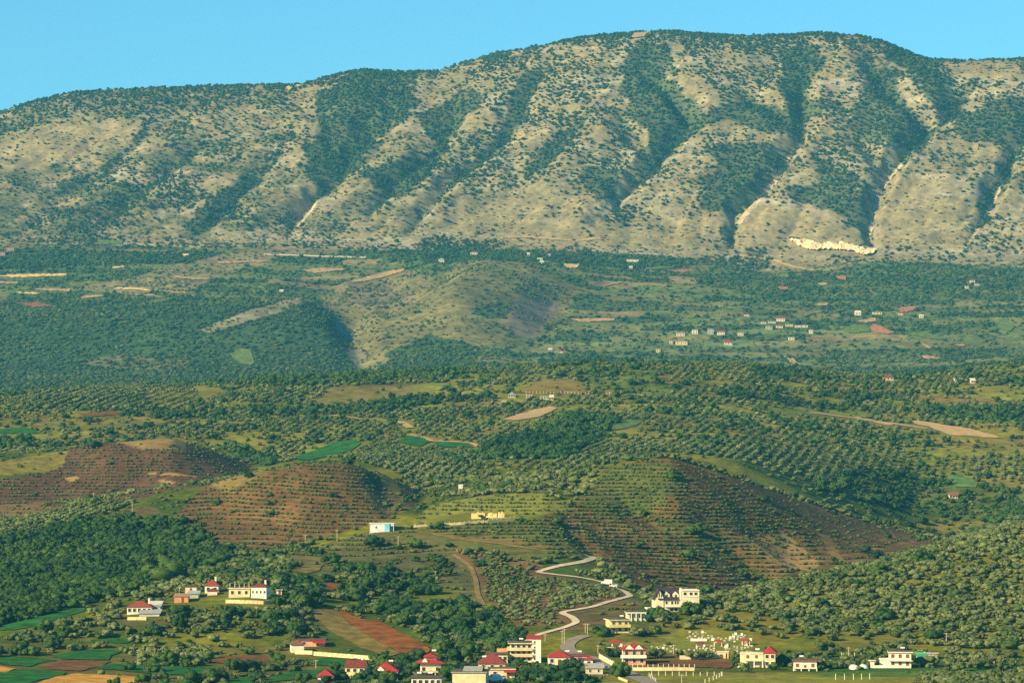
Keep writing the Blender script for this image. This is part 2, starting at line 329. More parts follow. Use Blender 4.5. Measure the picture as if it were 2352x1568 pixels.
# --- mountain woods
for poly, den in [
 ([(1440,120),(1530,88),(1570,160),(1600,220),(1625,290),(1560,335),(1480,300),(1430,230)], .97),
 ([(1500,300),(1600,280),(1540,350),(1470,420),(1440,380)], .8),
 ([(90,222),(250,205),(690,195),(640,240),(450,262),(300,272),(100,300),(0,320),(-100,320),(-100,285),(0,268)], .58),
 ([(760,185),(830,158),(960,168),(940,280),(900,300),(850,345),(800,400),(760,400),(690,350),(740,300),(720,230)], .93),
 ([(690,330),(800,330),(820,370),(760,430),(700,400)], .85),
 ([(960,270),(1080,200),(1120,230),(1060,300),(1000,350)], .8),
 ([(1190,170),(1240,165),(1220,240),(1180,310),(1100,370),(1060,400),(1100,350),(1160,290)], .9),
 ([(1000,340),(1060,300),(960,420),(880,470),(900,430)], .85),
 ([(830,380),(960,360),(940,410),(850,440)], .75), ([(560,400),(610,380),(540,470),(500,500),(440,540),(420,520)], .8),
 ([(1660,330),(1760,330),(1785,400),(1720,480),(1640,490),(1600,450)], .8),
 ([(1640,250),(1740,230),(1830,270),(1850,310),(1760,300),(1650,280),(1590,310)], .85),
 ([(1815,100),(1890,125),(1870,200),(1865,270),(1835,325),(1800,290),(1790,200)], .85),
 ([(1880,360),(1970,400),(2000,470),(1990,560),(1930,470),(1870,400)], .85),
 ([(1800,430),(1900,415),(1960,500),(1880,470),(1820,470)], .8),
 ([(1970,140),(2060,165),(2080,240),(2140,305),(2100,345),(1990,330),(1930,290),(1990,230)], .85),
 ([(2000,90),(2100,125),(2160,170),(2220,225),(2195,290),(2160,260),(2110,180),(2030,130)], .9),
 ([(2185,280),(2260,240),(2400,220),(2400,330),(2290,330),(2210,310)], .88),
 ([(1310,290),(1330,300),(1270,380),(1220,400),(1240,350)], .85), ([(1340,380),(1430,390),(1420,450),(1380,470),(1340,420)], .7),
 ([(2300,380),(2340,330),(2290,480),(2240,550),(2230,500)], .85),
 ([(150,480),(350,430),(380,470),(240,530),(150,540)], .55)]:
    region(poly, 7380, 9000, C3(.045, .072, .03), .8 if den > .6 else .4, wob=30, oak=min(1, den * 1.12))
for Ad, pts in GULLIES:
    d, sp = seg_dist(GU, GV, pts); k = (d < np.interp(sp, [0, .6, 1], [13, 8, 4]) * (Ad / 60) ** .5 + 8 * wu) & MT[:, None] & VIS
    P['oak'][k] = np.maximum(P['oak'][k], .92 * (sp[k] < .8)); cover[k] = cover[k] * .4 + C3(.05, .08, .03) * .6
for poly in ([(1540,165),(1600,170),(1660,215),(1640,240),(1570,225)], [(170,260),(340,290),(300,340),(120,380),(0,400),(-100,420),(-100,330)], [(1230,420),(1420,520),(1650,560),(1600,585),(1200,560),(1000,540)],
             [(1740,470),(1900,500),(1960,560),(1700,570),(1680,560)], [(2020,450),(2100,400),(2200,500),(2230,570),(2010,570)], [(2140,140),(2352,142),(2352,190),(2220,180)]):
    k = region(poly, 7380, 9000, MTN, .8, wob=26)
    P['oak'][k] *= .14; P['shrub'][k] *= .6
for pts, w in (([(1414,462),(1398,482),(1372,508)], 4), ([(1822,345),(1806,372),(1779,420),(1726,476),(1696,512)], 5), ([(2074,375),(2054,398),(2026,436),(2010,480),(1999,540),(1993,575)], 4), ([(722,470),(700,500),(680,520)], 4), ([(2300,430),(2270,490),(2225,560)], 3)):
    d, s = seg_dist(GU, GV, pts); k = (d < w + 3 * wu) & MT[:, None]
    cover[k] = C3(.42, .33, .21); P['oak'][k] = 0; P['shrub'][k] = 0
# --- plateau
k = region([(-200,700),(0,690),(200,688),(480,700),(640,690),(720,690),(770,745),(800,790),(830,838),(780,860),(640,880),(-200,900)], 4500, 7300, MAQ, .9, wob=14, broad=.30, shrub=.75)
k = region([(1050,612),(1100,600),(1180,600),(1330,655),(1310,705),(1240,770),(1100,790),(980,770),(900,812),(862,850),(835,845),(800,790),(815,770),(770,735),(725,685),(800,650),(930,620),(1000,640)], 4500, 7300, C3(.175, .145, .062), .75, wob=18, broad=.03, shrub=.16)
region([(1150,640),(1230,620),(1320,650),(1290,690),(1200,690)], 4500, 7300, C3(.10, .11, .05), .55, wob=16, broad=.12, shrub=.35)
region([(1000,640),(1130,660),(1120,690),(1040,690)], 4500, 7300, C3(.10, .11, .05), .45, wob=16, shrub=.25)
region([(885,812),(985,768),(1080,785),(1110,815),(1060,850),(900,848)], 4500, 7300, MAQ, .85, wob=12, broad=.35, shrub=.6)
region([(1175,690),(1250,690),(1290,700),(1240,775),(1190,780),(1160,730)], 4500, 7300, C3(.15, .12, .095), .8, wob=10, broad=0, shrub=.03)
region([(1080,705),(1160,695),(1165,730),(1110,728)], 4500, 7300, MAQ, .8, wob=10, broad=.3, shrub=.5)
region([(760,735),(800,742),(815,775),(800,780)], 4500, 7300, C3(.13, .12, .105), .9, wob=5, broad=0, shrub=0)
region([(790,800),(826,805),(838,850),(815,840)], 4500, 7300, C3(.13, .12, .105), .8, wob=5, broad=0, shrub=0)
region([(780,640),(930,655),(960,690),(850,715),(790,690)], 4500, 7300, C3(.14, .115, .075), .7, wob=12, broad=.1, shrub=.3)
region([(150,665),(300,640),(480,585),(640,565),(900,560),(660,585),(560,615),(430,668),(300,674)], 4500, 7460, C3(.20, .165, .085), .8, wob=12, broad=.03, shrub=.18)
region([(455,760),(480,745),(600,705),(690,680),(700,695),(600,730),(500,760)], 4500, 7300, C3(.27, .23, .15), .75, wob=8, broad=.02, shrub=.1)
region([(150,830),(330,815),(440,830),(430,855),(300,850)], 4500, 7300, C3(.16, .14, .07), .6, wob=16, shrub=.25)
region([(1300,545),(1650,575),(1740,625),(1900,625),(2000,600),(2352,612),(2560,615),(2560,595),(2000,580),(1650,560),(1300,530)], 7200, 7700, MTN * .9, .6, wob=12, broad=.02, shrub=.15)
region([(880,575),(1200,575),(1500,585),(1640,600),(1500,625),(1250,600),(1100,598),(900,600)], 4500, 7450, C3(.04, .075, .028), .85, wob=8, broad=.75, shrub=.3)
region([(0,570),(200,575),(520,580),(440,605),(200,612),(0,620),(-200,620),(-200,570)], 4500, 7460, MAQ, .8, wob=8, broad=.75)
region([(1650,600),(1760,640),(2000,610),(2352,620),(2560,625),(2560,700),(2100,690),(1800,690),(1600,650)], 4500, 7450, C3(.06, .10, .035), .6, wob=12, broad=.36, shrub=.3)
# --- middle hills
region([(50,905),(90,885),(330,882),(330,935),(200,940),(60,935)], 2700, 4500, C3(.06, .085, .03), .85, wob=3, **NONE)
region([(330,885),(440,885),(520,895),(450,935),(330,938)], 2700, 4500, C3(.17, .16, .03), .85, wob=3, **NONE)
region([(730,908),(770,886),(900,882),(1030,880),(980,905),(900,926),(715,932)], 2700, 4500, C3(.155, .13, .035), .9, wob=4, olive=.03, broad=0, shrub=.03)
region([(960,880),(1035,878),(985,906),(930,905)], 2700, 4500, C3(.15, .17, .03), .7, wob=4, **NONE)
region([(600,935),(740,935),(1000,910),(1010,925),(880,945),(640,955)], 2700, 4500, SCRUB, .9, wob=4, olive=.2, broad=.75, shrub=.3)
region([(480,882),(600,870),(850,858),(1050,850),(1060,866),(850,880),(640,890)], 2700, 4500, SCRUB, .9, wob=4, olive=.2, broad=.7, shrub=.5)
region([(1170,908),(1230,875),(1290,865),(1340,885),(1320,905),(1250,905)], 2700, 4500, C3(.18, .135, .035), .9, wob=4, olive=.02, broad=0, shrub=.05)
region([(1280,830),(1420,840),(1500,850),(1560,900),(1440,905),(1340,880)], 2700, 4500, C3(.085, .13, .025), .85, wob=8, olive=.05, broad=.1, shrub=.45)
region([(1150,1010),(1260,975),(1330,945),(1410,965),(1400,1005),(1340,1035),(1240,1085),(1130,1090),(1080,1040)], 2500, 4500, C3(.028, .075, .02), .9, wob=8, olive=0, broad=.95, shrub=.3)
region([(1600,830),(1720,830),(1850,850),(1800,875),(1640,870)], 2700, 4500, C3(.16, .15, .045), .8, wob=6, olive=.55, broad=.02, shrub=.1)
region([(1720,845),(1830,850),(1840,868),(1740,872)], 2700, 4500, C3(.06, .12, .03), .8, wob=6, olive=0, broad=.3, shrub=.5)
region([(1690,965),(1820,935),(1980,945),(1990,965),(1820,960)], 2700, 4500, C3(.12, .14, .03), .8, wob=5, olive=.05, broad=.05, shrub=.1)
region([(2090,940),(2352,935),(2352,975),(2200,965)], 2700, 4500, C3(.035, .085, .02), .8, wob=8, olive=.2, broad=.7, shrub=.4)
region([(2100,905),(2270,915),(2300,930),(2120,925)], 2700, 4500, C3(.16, .095, .04), .7, wob=5, olive=.1, broad=.02, shrub=.2)
region([(0,955),(380,955),(400,975),(120,985),(0,985)], 2700, 4500, C3(.15, .12, .035), .6, wob=6, olive=.1, broad=.08, shrub=.2)
region([(560,1030),(640,1055),(620,1075),(560,1060),(500,1020)], 2300, 4500, C3(.04, .11, .025), .8, wob=6, broad=.75, olive=0)
region([(840,1040),(1000,1030),(1130,1060),(1060,1110),(960,1120),(900,1080),(820,1060)], 2250, 4500, C3(.11, .12, .05), .6, wob=6, olive=.9, broad=.04)
region([(1560,1000),(1700,1000),(1850,1030),(2000,1060),(2080,1120),(1900,1110),(1720,1060),(1600,1040)], 2250, 4500, C3(.12, .125, .035), .6, wob=8, olive=.85, broad=.08)
region([(1850,1130),(2060,1160),(2200,1200),(2352,1190),(2352,1120),(2200,1110),(2000,1080),(1900,1090)], 2200, 4500, C3(.05, .09, .02), .7, wob=8, olive=.25, broad=.55, shrub=.4)
region([(2100,1215),(2250,1195),(2330,1195),(2250,1225),(2150,1240)], 1900, 3000, C3(.15, .13, .03), .8, wob=6, olive=.1, broad=.08, shrub=.2)
# --- near hills
WOOD = region([(-200,1240),(0,1218),(120,1192),(300,1186),(420,1203),(480,1240),(540,1278),(480,1312),(420,1302),(330,1352),(200,1388),(60,1442),(-200,1450)], 1300, 2300, C3(.022, .055, .015), .9, wob=5, broad=.98, olive=0, shrub=.5)
RH = [(1596,1385),(1750,1345),(1900,1305),(2100,1255),(2352,1200),(2560,1160),(2560,1490),(2200,1487),(2000,1480),(1850,1462),(1750,1430),(1640,1415)]
region(RH, 1200, 1720, C3(.185, .165, .024), .85, wob=6, olive=.86, broad=.035, shrub=.18, orch=0)
region([(1560,1400),(1640,1400),(1760,1420),(1850,1455),(1800,1475),(1640,1470),(1480,1460),(1500,1420)], 1200, 1600, C3(.175, .145, .022), .85, wob=6, olive=.30, broad=.05, shrub=.10)
region([(1900,1450),(2060,1470),(2040,1490),(1880,1485)], 1200, 1600, C3(.15, .15, .025), .8, wob=6, olive=.25, broad=.03, shrub=.1)
VIN = [(1320,1160),(1370,1105),(1385,1068),(1540,1050),(1700,1100),(2000,1195),(2180,1243),(2010,1300),(1800,1350),(1600,1385),(1480,1368),(1440,1330),(1370,1280),(1300,1240),(1240,1190)]
region(VIN, 1560, 2500, C3(.128, .076, .029), .95, ter=1.0, wob=3, olive=0, broad=.012, shrub=.04, orch=1)
region([(1370,1100),(1390,1066),(1540,1055),(1580,1110),(1500,1180),(1400,1190),(1330,1160)], 1560, 2500, C3(.070, .095, .026), .8, ter=.4, wob=14)
region([(1580,1060),(1700,1105),(1900,1160),(1800,1190),(1620,1180)], 1560, 2500, C3(.12, .072, .034), .6, ter=.3, wob=14)
HEDGE, _s = seg_dist(GU, GV, [(1385,1100),(1440,1150),(1500,1190),(1600,1232),(1700,1290),(1765,1345)]); HEDGE = (HEDGE < 5 + 14 * wu) & VIS & ((YO > 1560) & (YO < 2300))[:, None]
cover[HEDGE] = SCRUB; P['shrub'][HEDGE] = .6; P['broad'][HEDGE] = .10
region([(1690,1230),(1800,1220),(1890,1290),(1860,1310),(1760,1290)], 1560, 2500, C3(.30, .20, .085), .6, ter=1, wob=16, orch=.6)
region([(1880,1225),(1900,1222),(1940,1290),(1910,1290)], 1560, 2500, C3(.20, .13, .05), .8, ter=0, wob=5, orch=.1)
region([(1560,1180),(1640,1190),(1680,1240),(1650,1300),(1560,1260),(1500,1220)], 1560, 2500, C3(.085, .095, .035), .5, ter=.5, wob=16)
region([(990,1160),(1100,1140),(1240,1130),(1325,1165),(1300,1178),(1200,1183),(1080,1176),(950,1195)], 1700, 2300, C3(.19, .195, .035), .95, wob=3, olive=0, broad=0, shrub=0, orch=1)
region([(1000,1140),(1180,1100),(1370,1078),(1360,1110),(1240,1130),(1100,1140)], 1900, 2300, C3(.14, .145, .045), .8, wob=4, olive=.7, broad=.02, shrub=.1, orch=0)
R3 = [(400,1190),(480,1105),(560,1086),(700,1060),(800,1060),(880,1080),(965,1138),(960,1162),(860,1203),(700,1245),(560,1268),(470,1235)]
region(R3, 1780, 2350, C3(.130, .074, .030), .95, ter=.75, wob=4, olive=0, broad=.01, shrub=.04, orch=1)
region([(850,1085),(900,1090),(965,1138),(955,1165),(860,1180),(830,1140)], 1780, 2350, C3(.07, .085, .03), .6, ter=.3, wob=10)
region([(480,1108),(600,1078),(620,1090),(520,1130)], 1780, 2350, C3(.19, .15, .045), .8, ter=0, wob=6, orch=.2)
R4 = [(140,1070),(160,1030),(250,1008),(400,1004),(485,1028),(590,1078),(480,1112),(400,1122),(320,1147),(180,1152),(100,1182),(-200,1190),(-200,1100),(60,1095)]
region(R4, 2050, 2560, C3(.098, .052, .032), .95, ter=.2, wob=4, olive=0, broad=.004, shrub=.03, orch=.75)
region([(250,1012),(425,1006),(428,1036),(330,1032)], 2200, 2560, C3(.235, .16, .055), .8, ter=0, wob=8, orch=.1)
region([(-100,1085),(20,1055),(155,1034),(140,1070),(95,1086),(0,1092)], 2200, 2560, C3(.20, .17, .035), .9, ter=0, wob=6, orch=.02, olive=.02, shrub=.05, broad=0)
region([(0,1160),(110,1150),(130,1180),(0,1190),(-200,1190),(-200,1165)], 2050, 2560, C3(.21, .14, .055), .5, ter=.5, wob=8)
for q in ([(148,1096),(178,1092),(187,1099),(160,1105)], [(362,1101),(405,1105),(398,1111),(370,1108)], [(300,1085),(420,1087),(470,1095),(420,1092)]):
    region(q, 2050, 2560, C3(.34, .22, .08), .9, ter=0, wob=2, orch=0)
region([(60,1188),(200,1153),(300,1148),(300,1160),(180,1198),(0,1245),(-200,1260),(-200,1215)], 1800, 2300, C3(.15, .145, .05), .8, wob=3, olive=0, broad=.01, shrub=.05)
OLROW = region([(60,1188),(200,1153),(300,1148),(300,1160),(180,1198),(0,1245),(-200,1260),(-200,1215)], 1800, 2300, wob=2)
region([(240,1180),(330,1160),(360,1165),(380,1185),(300,1188)], 1800, 2300, C3(.12, .09, .035), .8, wob=4, **NONE)
region([(300,1365),(480,1308),(640,1277),(700,1300),(680,1335),(560,1345),(430,1362),(330,1388)], 1300, 1800, C3(.10, .12, .03), .7, wob=4, olive=.75, broad=.10, shrub=.3)
region([(620,1330),(740,1330),(730,1420),(640,1400)], 1300, 1700, SCRUB, .9, wob=4, broad=.85, olive=.2)
region([(640,1282),(860,1217),(960,1217),(1090,1255),(1135,1400),(1080,1390),(1000,1335),(760,1322),(700,1302)], 1450, 1850, C3(.105, .10, .036), .85, ter=.5, wob=5, olive=0, broad=.02, shrub=.08, orch=1)
region([(700,1340),(800,1300),(1000,1330),(1000,1370),(880,1370),(760,1380)], 1350, 1850, C3(.055, .10, .02), .8, ter=0, wob=8, broad=.25, olive=.2, orch=0, shrub=.4)
region([(1040,1255),(1240,1292),(1250,1318),(1400,1346),(1445,1368),(1290,1405),(1320,1432),(1215,1458),(1135,1402),(1090,1330)], 1350, 1800, C3(.145, .085, .036), .95, ter=.2, wob=3, olive=0, broad=.01, shrub=.05, orch=0)
RORCH = region([(1040,1255),(1240,1292),(1250,1318),(1400,1346),(1445,1368),(1290,1405),(1320,1432),(1215,1458),(1135,1402),(1090,1330)], 1350, 1800, wob=3)
region([(1215,1458),(1320,1432),(1290,1405),(1440,1370),(1480,1385),(1400,1430),(1330,1450)], 1280, 1600, C3(.11, .082, .034), .9, ter=.4, wob=3, olive=0, broad=.02, shrub=.12, orch=1)
region([(960,1215),(1250,1190),(1370,1275),(1240,1290),(1050,1250)], 1500, 1950, C3(.09, .10, .03), .85, ter=.5, wob=4, olive=0, broad=.02, shrub=.08, orch=1)
region([(1000,1225),(1200,1245),(1340,1265),(1240,1256),(1060,1238)], 1500, 1950, C3(.19, .10, .045), .7, wob=3, orch=.2)
region([(740,1400),(900,1375),(1130,1400),(1200,1470),(1180,1500),(1000,1500),(960,1450),(860,1410)], 1200, 1560, C3(.07, .09, .022), .85, wob=5, broad=.42, olive=.35, shrub=.5, orch=0)
region([(1020,1400),(1090,1385),(1140,1405),(1200,1470),(1160,1500),(1080,1440)], 1200, 1560, C3(.035, .085, .02), .85, wob=5, broad=.85)
region([(340,1410),(520,1395),(720,1400),(760,1440),(720,1470),(560,1450),(330,1460),(240,1440)], 1200, 1450, C3(.095, .10, .026), .8, wob=6, olive=.62, broad=.16, shrub=.3)
region([(60,1440),(250,1410),(320,1425),(250,1470),(80,1480),(0,1470)], 1200, 1450, C3(.085, .095, .026), .8, wob=5, olive=.6, broad=.15, shrub=.3)
region([(1330,1450),(1480,1430),(1560,1440),(1560,1475),(1420,1485),(1340,1475)], 1200, 1400, C3(.12, .115, .025), .8, wob=5, olive=.35, broad=.14, shrub=.4)
region([(1480,1385),(1620,1385),(1620,1410),(1500,1430)], 1280, 1500, SCRUB, .8, wob=4, broad=.2, olive=.5)
region([(780,1520),(1120,1500),(1260,1520),(1420,1530),(1420,1580),(740,1580)], 1050, 1300, C3(.06, .095, .02), .85, wob=3, broad=.20, olive=.06, shrub=.30)
region([(1380,1545),(2560,1540),(2560,1600),(1380,1600)], 1000, 1250, C3(.185, .185, .026), .9, wob=4, **NONE)
region([(1800,1535),(2560,1530),(2560,1560),(1900,1553)], 1050, 1250, C3(.04, .12, .02), .7, wob=5, olive=0, broad=.0, shrub=.10)
region([(2100,1555),(2560,1545),(2560,1600),(2080,1600)], 1000, 1250, C3(.08, .09, .025), .7, wob=5, olive=.6, broad=0, shrub=.35)
CEM = [(1425,1478),(1560,1445),(1730,1445),(1730,1500),(1425,1500)]
region(CEM, 1200, 1400, C3(.17, .175, .028), .8, wob=3, olive=0, broad=0, shrub=.06)
region([(1440,1502),(1760,1502),(1740,1530),(1450,1530)], 1150, 1300, C3(.16, .092, .03), .8, wob=3, **NONE)
region([(-200,1480),(760,1480),(760,1590),(-200,1590)], 1000, 1300, C3(.115, .105, .024), .7, wob=3, olive=.11, broad=.06, shrub=.26)
region([(270,1498),(360,1485),(490,1492),(480,1515),(330,1518)], 1150, 1300, C3(.10, .10, .035), .8, wob=3, olive=.95, broad=0, shrub=0)

# ------------------------------------------------------------------ materials
def nodes_of(name):
    m = bpy.data.materials.new(name); m.use_nodes = True
    n = m.node_tree; b = n.nodes['Principled BSDF']; b.inputs['Specular IOR Level'].default_value = 0.15
    return m, n, b
def N(n, t, **kw):
    x = n.nodes.new(t)
    for k, v in kw.items(): setattr(x, k, v)
    return x
def mixnode(n, blend='MIX'):
    x = N(n, 'ShaderNodeMix', data_type='RGBA', blend_type=blend); x.inputs[0].default_value = 1.0; return x
def surface(name, color, rough=.9, var=.25, scale=.6, spec=.1, bump=0.0):
    m, n, b = nodes_of(name)
    tc = N(n, 'ShaderNodeTexCoord'); no = N(n, 'ShaderNodeTexNoise'); no.inputs['Scale'].default_value = scale; no.inputs['Detail'].default_value = 5
    n.links.new(tc.outputs['Object'], no.inputs['Vector'])
    rg = N(n, 'ShaderNodeMapRange'); rg.inputs[1].default_value = .3; rg.inputs[2].default_value = .7; rg.inputs[3].default_value = 1 - var; rg.inputs[4].default_value = 1 + var
    n.links.new(no.outputs['Fac'], rg.inputs[0])
    mx = mixnode(n, 'MULTIPLY'); mx.inputs[6].default_value = (*color, 1); n.links.new(rg.outputs[0], mx.inputs[7])
    n.links.new(mx.outputs[2], b.inputs['Base Color'])
    b.inputs['Roughness'].default_value = rough; b.inputs['Specular IOR Level'].default_value = spec
    if bump:
        bp = N(n, 'ShaderNodeBump'); bp.inputs['Strength'].default_value = bump; bp.inputs['Distance'].default_value = .3
        n.links.new(no.outputs['Fac'], bp.inputs['Height']); n.links.new(bp.outputs[0], b.inputs['Normal'])
    return m
def ground_material(name, s1, s2, step, amount, bumpd):
    m, n, b = nodes_of(name)
    at = N(n, 'ShaderNodeVertexColor', layer_name='cover')
    ge = N(n, 'ShaderNodeNewGeometry')
    out = at.outputs['Color']
    fac = None
    for s, lo, hi in ((s1, 1 - amount, 1 + amount), (s2, 1 - amount * .8, 1 + amount * .8)):
        no = N(n, 'ShaderNodeTexNoise'); no.inputs['Scale'].default_value = s; no.inputs['Detail'].default_value = 6; no.inputs['Roughness'].default_value = .65
        n.links.new(ge.outputs['Position'], no.inputs['Vector'])
        rg = N(n, 'ShaderNodeMapRange'); rg.inputs[1].default_value = .35; rg.inputs[2].default_value = .65; rg.inputs[3].default_value = lo; rg.inputs[4].default_value = hi
        n.links.new(no.outputs['Fac'], rg.inputs[0])
        mx = mixnode(n, 'MULTIPLY'); n.links.new(out, mx.inputs[6]); n.links.new(rg.outputs[0], mx.inputs[7]); out = mx.outputs[2]; fac = no
    # bare banks of the terraces: narrow strips along the contours
    te = N(n, 'ShaderNodeAttribute', attribute_name='terrace')
    sx = N(n, 'ShaderNodeAttribute', attribute_name='rowz')
    dv = N(n, 'ShaderNodeMath', operation='DIVIDE'); dv.inputs[1].default_value = 1.0; n.links.new(sx.outputs['Fac'], dv.inputs[0])
    n2_ = N(n, 'ShaderNodeTexNoise'); n2_.inputs['Scale'].default_value = .05; n2_.inputs['Detail'].default_value = 4; n.links.new(ge.outputs['Position'], n2_.inputs['Vector'])
    ad = N(n, 'ShaderNodeMath', operation='ADD'); ad.inputs[1].default_value = .45; n.links.new(dv.outputs[0], ad.inputs[0])
    fr = N(n, 'ShaderNodeMath', operation='FRACT'); n.links.new(ad.outputs[0], fr.inputs[0])
    lt = N(n, 'ShaderNodeMapRange'); lt.inputs[1].default_value = .20; lt.inputs[2].default_value = .34; lt.inputs[3].default_value = 1; lt.inputs[4].default_value = 0; n.links.new(fr.outputs[0], lt.inputs[0])
    th = N(n, 'ShaderNodeMapRange'); th.inputs[1].default_value = .48; th.inputs[2].default_value = .64; n.links.new(n2_.outputs['Fac'], th.inputs[0])
    te2 = N(n, 'ShaderNodeMath', operation='MULTIPLY'); te2.inputs[1].default_value = .62; n.links.new(te.outputs['Fac'], te2.inputs[0])
    m1 = N(n, 'ShaderNodeMath', operation='MULTIPLY'); n.links.new(lt.outputs[0], m1.inputs[0]); n.links.new(te2.outputs[0], m1.inputs[1])
    m2 = N(n, 'ShaderNodeMath', operation='MULTIPLY'); n.links.new(m1.outputs[0], m2.inputs[0]); n.links.new(th.outputs[0], m2.inputs[1])
    mx = mixnode(n); n.links.new(m2.outputs[0], mx.inputs[0]); n.links.new(out, mx.inputs[6]); mx.inputs[7].default_value = (.33, .215, .10, 1); out = mx.outputs[2]
    n.links.new(out, b.inputs['Base Color']); b.inputs['Roughness'].default_value = .95; b.inputs['Specular IOR Level'].default_value = .03
    bp = N(n, 'ShaderNodeBump'); bp.inputs['Strength'].default_value = .8; bp.inputs['Distance'].default_value = bumpd
    n.links.new(fac.outputs['Fac'], bp.inputs['Height']); n.links.new(bp.outputs[0], b.inputs['Normal'])
    return m
def foliage(name, c1, c2, c3, patch=.01):
    m, n, b = nodes_of(name)
    oi = N(n, 'ShaderNodeObjectInfo'); ge = N(n, 'ShaderNodeNewGeometry')
    no = N(n, 'ShaderNodeTexNoise'); no.inputs['Scale'].default_value = patch; no.inputs['Detail'].default_value = 3; n.links.new(ge.outputs['Position'], no.inputs['Vector'])
    nf = N(n, 'ShaderNodeTexNoise'); nf.inputs['Scale'].default_value = .9; nf.inputs['Detail'].default_value = 3; n.links.new(ge.outputs['Position'], nf.inputs['Vector'])
    s = N(n, 'ShaderNodeMath', operation='MULTIPLY_ADD'); s.inputs[1].default_value = .72; n.links.new(oi.outputs['Random'], s.inputs[0])
    pm = N(n, 'ShaderNodeMapRange'); pm.inputs[1].default_value = .35; pm.inputs[2].default_value = .65; pm.inputs[3].default_value = -.05; pm.inputs[4].default_value = .5; n.links.new(no.outputs['Fac'], pm.inputs[0])
    n.links.new(pm.outputs[0], s.inputs[2])
    cr = N(n, 'ShaderNodeValToRGB'); cr.color_ramp.elements[0].color = (*c1, 1); cr.color_ramp.elements[1].color = (*c3, 1)
    e = cr.color_ramp.elements.new(.5); e.color = (*c2, 1); n.links.new(s.outputs[0], cr.inputs[0])
    rg = N(n, 'ShaderNodeMapRange'); rg.inputs[1].default_value = .3; rg.inputs[2].default_value = .7; rg.inputs[3].default_value = .6; rg.inputs[4].default_value = 1.4; n.links.new(nf.outputs['Fac'], rg.inputs[0])
    mx = mixnode(n, 'MULTIPLY'); n.links.new(cr.outputs[0], mx.inputs[6]); n.links.new(rg.outputs[0], mx.inputs[7])
    n.links.new(mx.outputs[2], b.inputs['Base Color']); b.inputs['Roughness'].default_value = .75; b.inputs['Specular IOR Level'].default_value = .12
    return m
MG = {'near': ground_material('near_ground', .22, .04, 1.8, .30, .5), 'mid': ground_material('hill_ground', .12, .02, 2.5, .35, 1.0),
      'far': ground_material('plateau_ground', .08, .012, 3.0, .35, 2.0), 'mtn': ground_material('mountain_ground', .11, .02, 5.0, .30, 3.0)}
FOL = {'olive': foliage('olive_leaves', (.040, .072, .018), (.080, .110, .032), (.142, .168, .062)),
       'broad': foliage('broadleaf_leaves', (.010, .034, .010), (.022, .060, .013), (.050, .092, .016)),
       'orch': foliage('orchard_leaves', (.028, .064, .016), (.052, .092, .024), (.085, .120, .030), .02),
       'shrub': foliage('shrub_leaves', (.028, .055, .014), (.055, .085, .022), (.10, .115, .030)),
       'oak': foliage('oak_leaves', (.010, .034, .016), (.018, .050, .021), (.036, .070, .028), .006)}
BARK = surface('bark', (.11, .085, .06), .95, .3, 2.0)
PALE_BARK = surface('pale_bark', (.42, .38, .30), .95, .2, 2.0)

# ------------------------------------------------------------------ mesh building
def link(name, me, mats=(), parent=None):
    o = bpy.data.objects.new(name, me); COL.objects.link(o)
    if me is not None:
        for m in mats:
            if m.name not in me.materials: me.materials.append(m)
    if parent: o.parent = parent
    return o
def tag(o, label=None, cat=None, group=None, kind=None):
    if label: o['label'] = label
    if cat: o['category'] = cat
    if group: o['group'] = group
    if kind: o['kind'] = kind
    return o
def np_mesh(name, co, faces, nv):
    me = bpy.data.meshes.new(name); co = np.asarray(co, np.float32); faces = np.asarray(faces, np.int32)
    me.vertices.add(len(co)); me.vertices.foreach_set('co', co.ravel())
    me.loops.add(faces.size); me.loops.foreach_set('vertex_index', faces.ravel())
    me.polygons.add(len(faces)); me.polygons.foreach_set('loop_start', np.arange(0, faces.size, nv, dtype=np.int32))
    me.update(calc_edges=True); me.validate(); return me
def terrain_piece(name, i0, i1, mat):
    ny = i1 - i0
    co = np.stack([GX[i0:i1], GY[i0:i1], GZ[i0:i1]], -1).reshape(-1, 3)
    q = (np.arange(ny - 1)[:, None] * NU + np.arange(NU - 1)[None, :]).ravel()
    fc = np.stack([q, q + 1, q + NU + 1, q + NU], -1)
    me = np_mesh(name, co, fc, 4)
    ca = me.color_attributes.new('cover', 'FLOAT_COLOR', 'POINT')
    c4 = np.ones((ny * NU, 4), np.float32); c4[:, :3] = cover[i0:i1].reshape(-1, 3); ca.data.foreach_set('color', c4.ravel())
    ta = me.attributes.new('terrace', 'FLOAT', 'POINT'); ta.data.foreach_set('value', terr[i0:i1].reshape(-1).astype(np.float32))
    rz_ = me.attributes.new('rowz', 'FLOAT', 'POINT'); rz_.data.foreach_set('value', ROWZ[i0:i1].reshape(-1).astype(np.float32))
    me.polygons.foreach_set('use_smooth', np.ones(len(fc), bool))
    return tag(link(name, me, [mat]), kind='structure')
cuts = [0] + [int(np.searchsorted(YO, y)) for y in (2660, 4700, 7400)] + [NY - 1]
for nm, a0, a1, mt in zip(('ground', 'hills', 'plateau_terrain', 'mountain'), cuts[:-1], cuts[1:], ('near', 'mid', 'far', 'mtn')):
    terrain_piece(nm, a0, a1 + 1, MG[mt])

